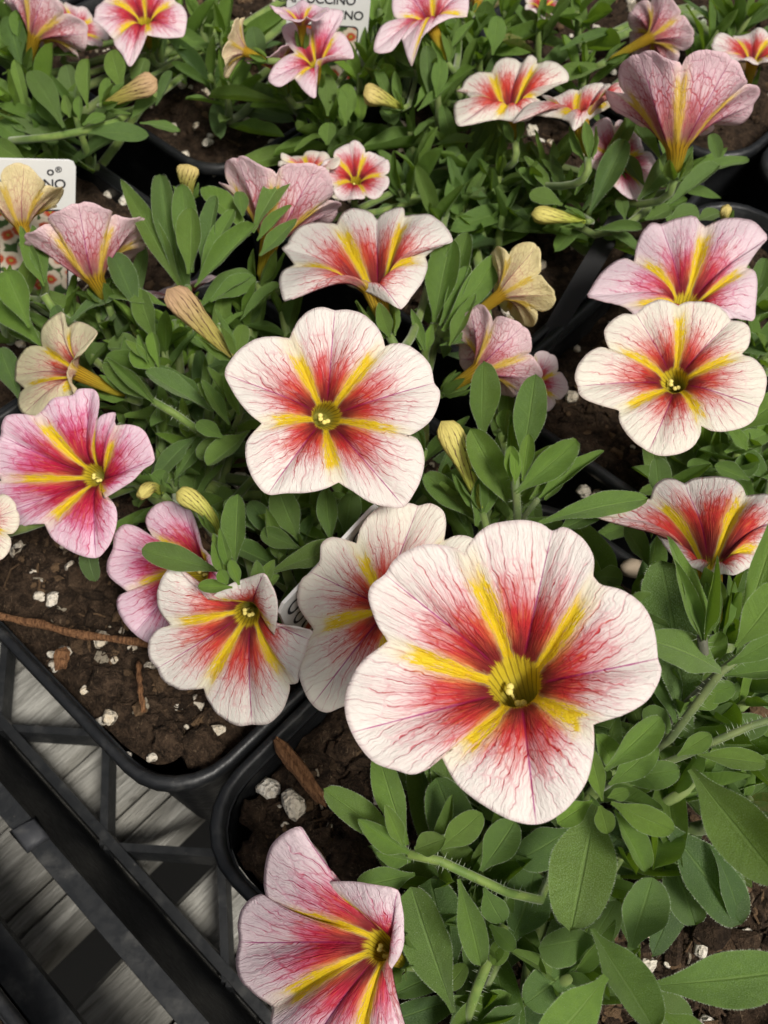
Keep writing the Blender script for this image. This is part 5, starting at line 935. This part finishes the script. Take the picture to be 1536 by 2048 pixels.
def plate(BR, TR, wdir, W, Hh, label, mat, th=.0007):
    up = norm(TR - BR); wd = norm(wdir - up * (wdir @ up)); nrm_ = np.cross(wd, up)
    if nrm_ @ VIEW < 0: nrm_ = -nrm_
    root = empty('plant_label', BR, label, 'plant label', 'printed plant labels stuck in the pots')
    x = -wd                               # reading direction: from the far end towards the right edge
    B0 = BR + wd * W
    def at(u, v, w_=0.0): return B0 + x * u + up * v + nrm_ * w_ - BR
    r = .0015; pts = [(0, 0), (W, 0), (W, Hh - r), (W - r * .3, Hh - r * .3), (W - r, Hh), (r, Hh), (0, Hh - r)]
    vs_ = [at(a, b) for a, b in pts] + [at(a, b, -th) for a, b in pts]; n = len(pts)
    fs = [tuple(range(n)), tuple(range(2 * n - 1, n - 1, -1))] + [((k + 1) % n, k, k + n, (k + 1) % n + n) for k in range(n)]
    link('plate', mesh('plate', vs_, fs, mat, False), root)
    sx = 1.0 if np.cross(x, up) @ nrm_ > 0 else -1.0
    def text(t, u, v, size, align='RIGHT'):
        cu = bpy.data.curves.new('t', 'FONT'); cu.body = t; cu.size = size; cu.align_x = align; cu.offset = size * .014; cu.space_character = .96
        ob = bpy.data.objects.new('t', cu); COL.objects.link(ob); dg = bpy.context.evaluated_depsgraph_get(); me = bpy.data.meshes.new_from_object(ob.evaluated_get(dg)); bpy.data.objects.remove(ob)
        me.materials.clear(); me.materials.append(M['ink'])
        for vtx in me.vertices: vtx.co = V3(at(u + vtx.co.x, v + vtx.co.y, .00012))
        return link('lettering', me, root)
    def picture(u0, u1, v0, v1, rad=.0012, frame=True):
        def rrect(a0, a1, b0, b1, rd):
            p = []
            for cx, cy, q in ((a1 - rd, b1 - rd, 0), (a0 + rd, b1 - rd, 90), (a0 + rd, b0 + rd, 180), (a1 - rd, b0 + rd, 270)):
                for i in range(5): an = math.radians(q + 22.5 * i); p.append((cx + rd * math.cos(an), cy + rd * math.sin(an)))
            return p
        if frame:
            p = rrect(u0 - .0004, u1 + .0004, v0 - .0004, v1 + .0004, rad + .0003); link('picture_frame', mesh('picture_frame', [at(a, b, .0001) for a, b in p], [tuple(range(len(p)))], M['ink'], False), root)
        p = rrect(u0, u1, v0, v1, rad); me = mesh('picture', [at(a, b, .0002) for a, b in p], [tuple(range(len(p)))], M['pic'], False); l = me.uv_layers.new(name='pic')
        for i, q in enumerate(p): l.data[i].uv = ((q[0] - u0) / .012, (q[1] - v0) / .012)
        link('picture', me, root)
    return root, text, picture
    B = atz(px, py, h * .01); d = norm(np.array([0, 0, 1.0]) + tilt); best = min(np.linspace(.005, .09, 400), key=lambda L_: abs(((lambda p: 1024 - FPX * (p @ UP) / (p @ FW))(B + d * L_ - CAM)) - ty)); return B, B + d * best
hT = 3.6; B, T = atz(147, 615, -.003), atz(152, 322, hT * .01)
wd = atz(-30, 368, hT) * 1.0; wd = norm(atz(-30, 368, hT * .01) - T); pxm = np.linalg.norm(T - CAM) / FPX
Hh = np.linalg.norm(T - B); W = 148 * pxm
root, text, picture = plate(B, T, wd, W, Hh, 'white plant label lettered CINO behind the yellow and pink trumpets at the left', M['label'])
text('CAPPUCCINO', W - 17 * pxm, Hh - 54 * pxm, 26 * pxm); text('\u00ae', W - 25 * pxm, Hh - 22 * pxm, 15 * pxm); text('o', W - 38 * pxm, Hh - 28 * pxm, 24 * pxm); picture(12 * pxm, W - 14 * pxm, 30 * pxm, Hh - 100 * pxm)
hT = 4.6; B, T = atz(722, 215, .004), atz(748, -75, hT * .01); pxm = np.linalg.norm(T - CAM) / FPX; wd = norm(atz(560, -66, hT * .01) - T); Hh = np.linalg.norm(T - B); W = 150 * pxm
root, text, picture = plate(B, T, wd, W, Hh, 'white plant label with a small framed flower picture among the top pink flowers', M['label'])
text('CAPPUCCINO', W - 10 * pxm, Hh - 103 * pxm, 23 * pxm); text('CAPPUCCINO', W - 26 * pxm, Hh - 76 * pxm, 23 * pxm); picture(14 * pxm, W - 20 * pxm, 36 * pxm, Hh - 118 * pxm)
T = atz(757, 1006, .032); T2 = atz(553, 1207, .032); B = T + np.array([.003, .002, -.036]); pxm = np.linalg.norm(T - CAM) / FPX; W = float(np.linalg.norm(T2 - T)); Hh = float(np.linalg.norm(T - B))
root, text, picture = plate(B, T, T2 - T, W, Hh, 'white plant label seen edge on between the two white flowers', M['label'])
text('CAPPUCCINO', .0012, Hh - .0052, .0048, 'LEFT'); text('CAPPUCCINO', .0016, Hh - .0098, .0044, 'LEFT'); picture(.003, W - .003, .004, Hh - .012)
B = atz(1072, 712, -.004); T = atz(1290, 340, .022); root, text, picture = plate(B + norm(np.cross(T - B, VIEW)) * .003, T + norm(np.cross(T - B, VIEW)) * .003, -np.cross(T - B, VIEW), .0050, float(np.linalg.norm(T - B)), 'dark grey plastic plant label leaning between the pots at the right', M['stake'])
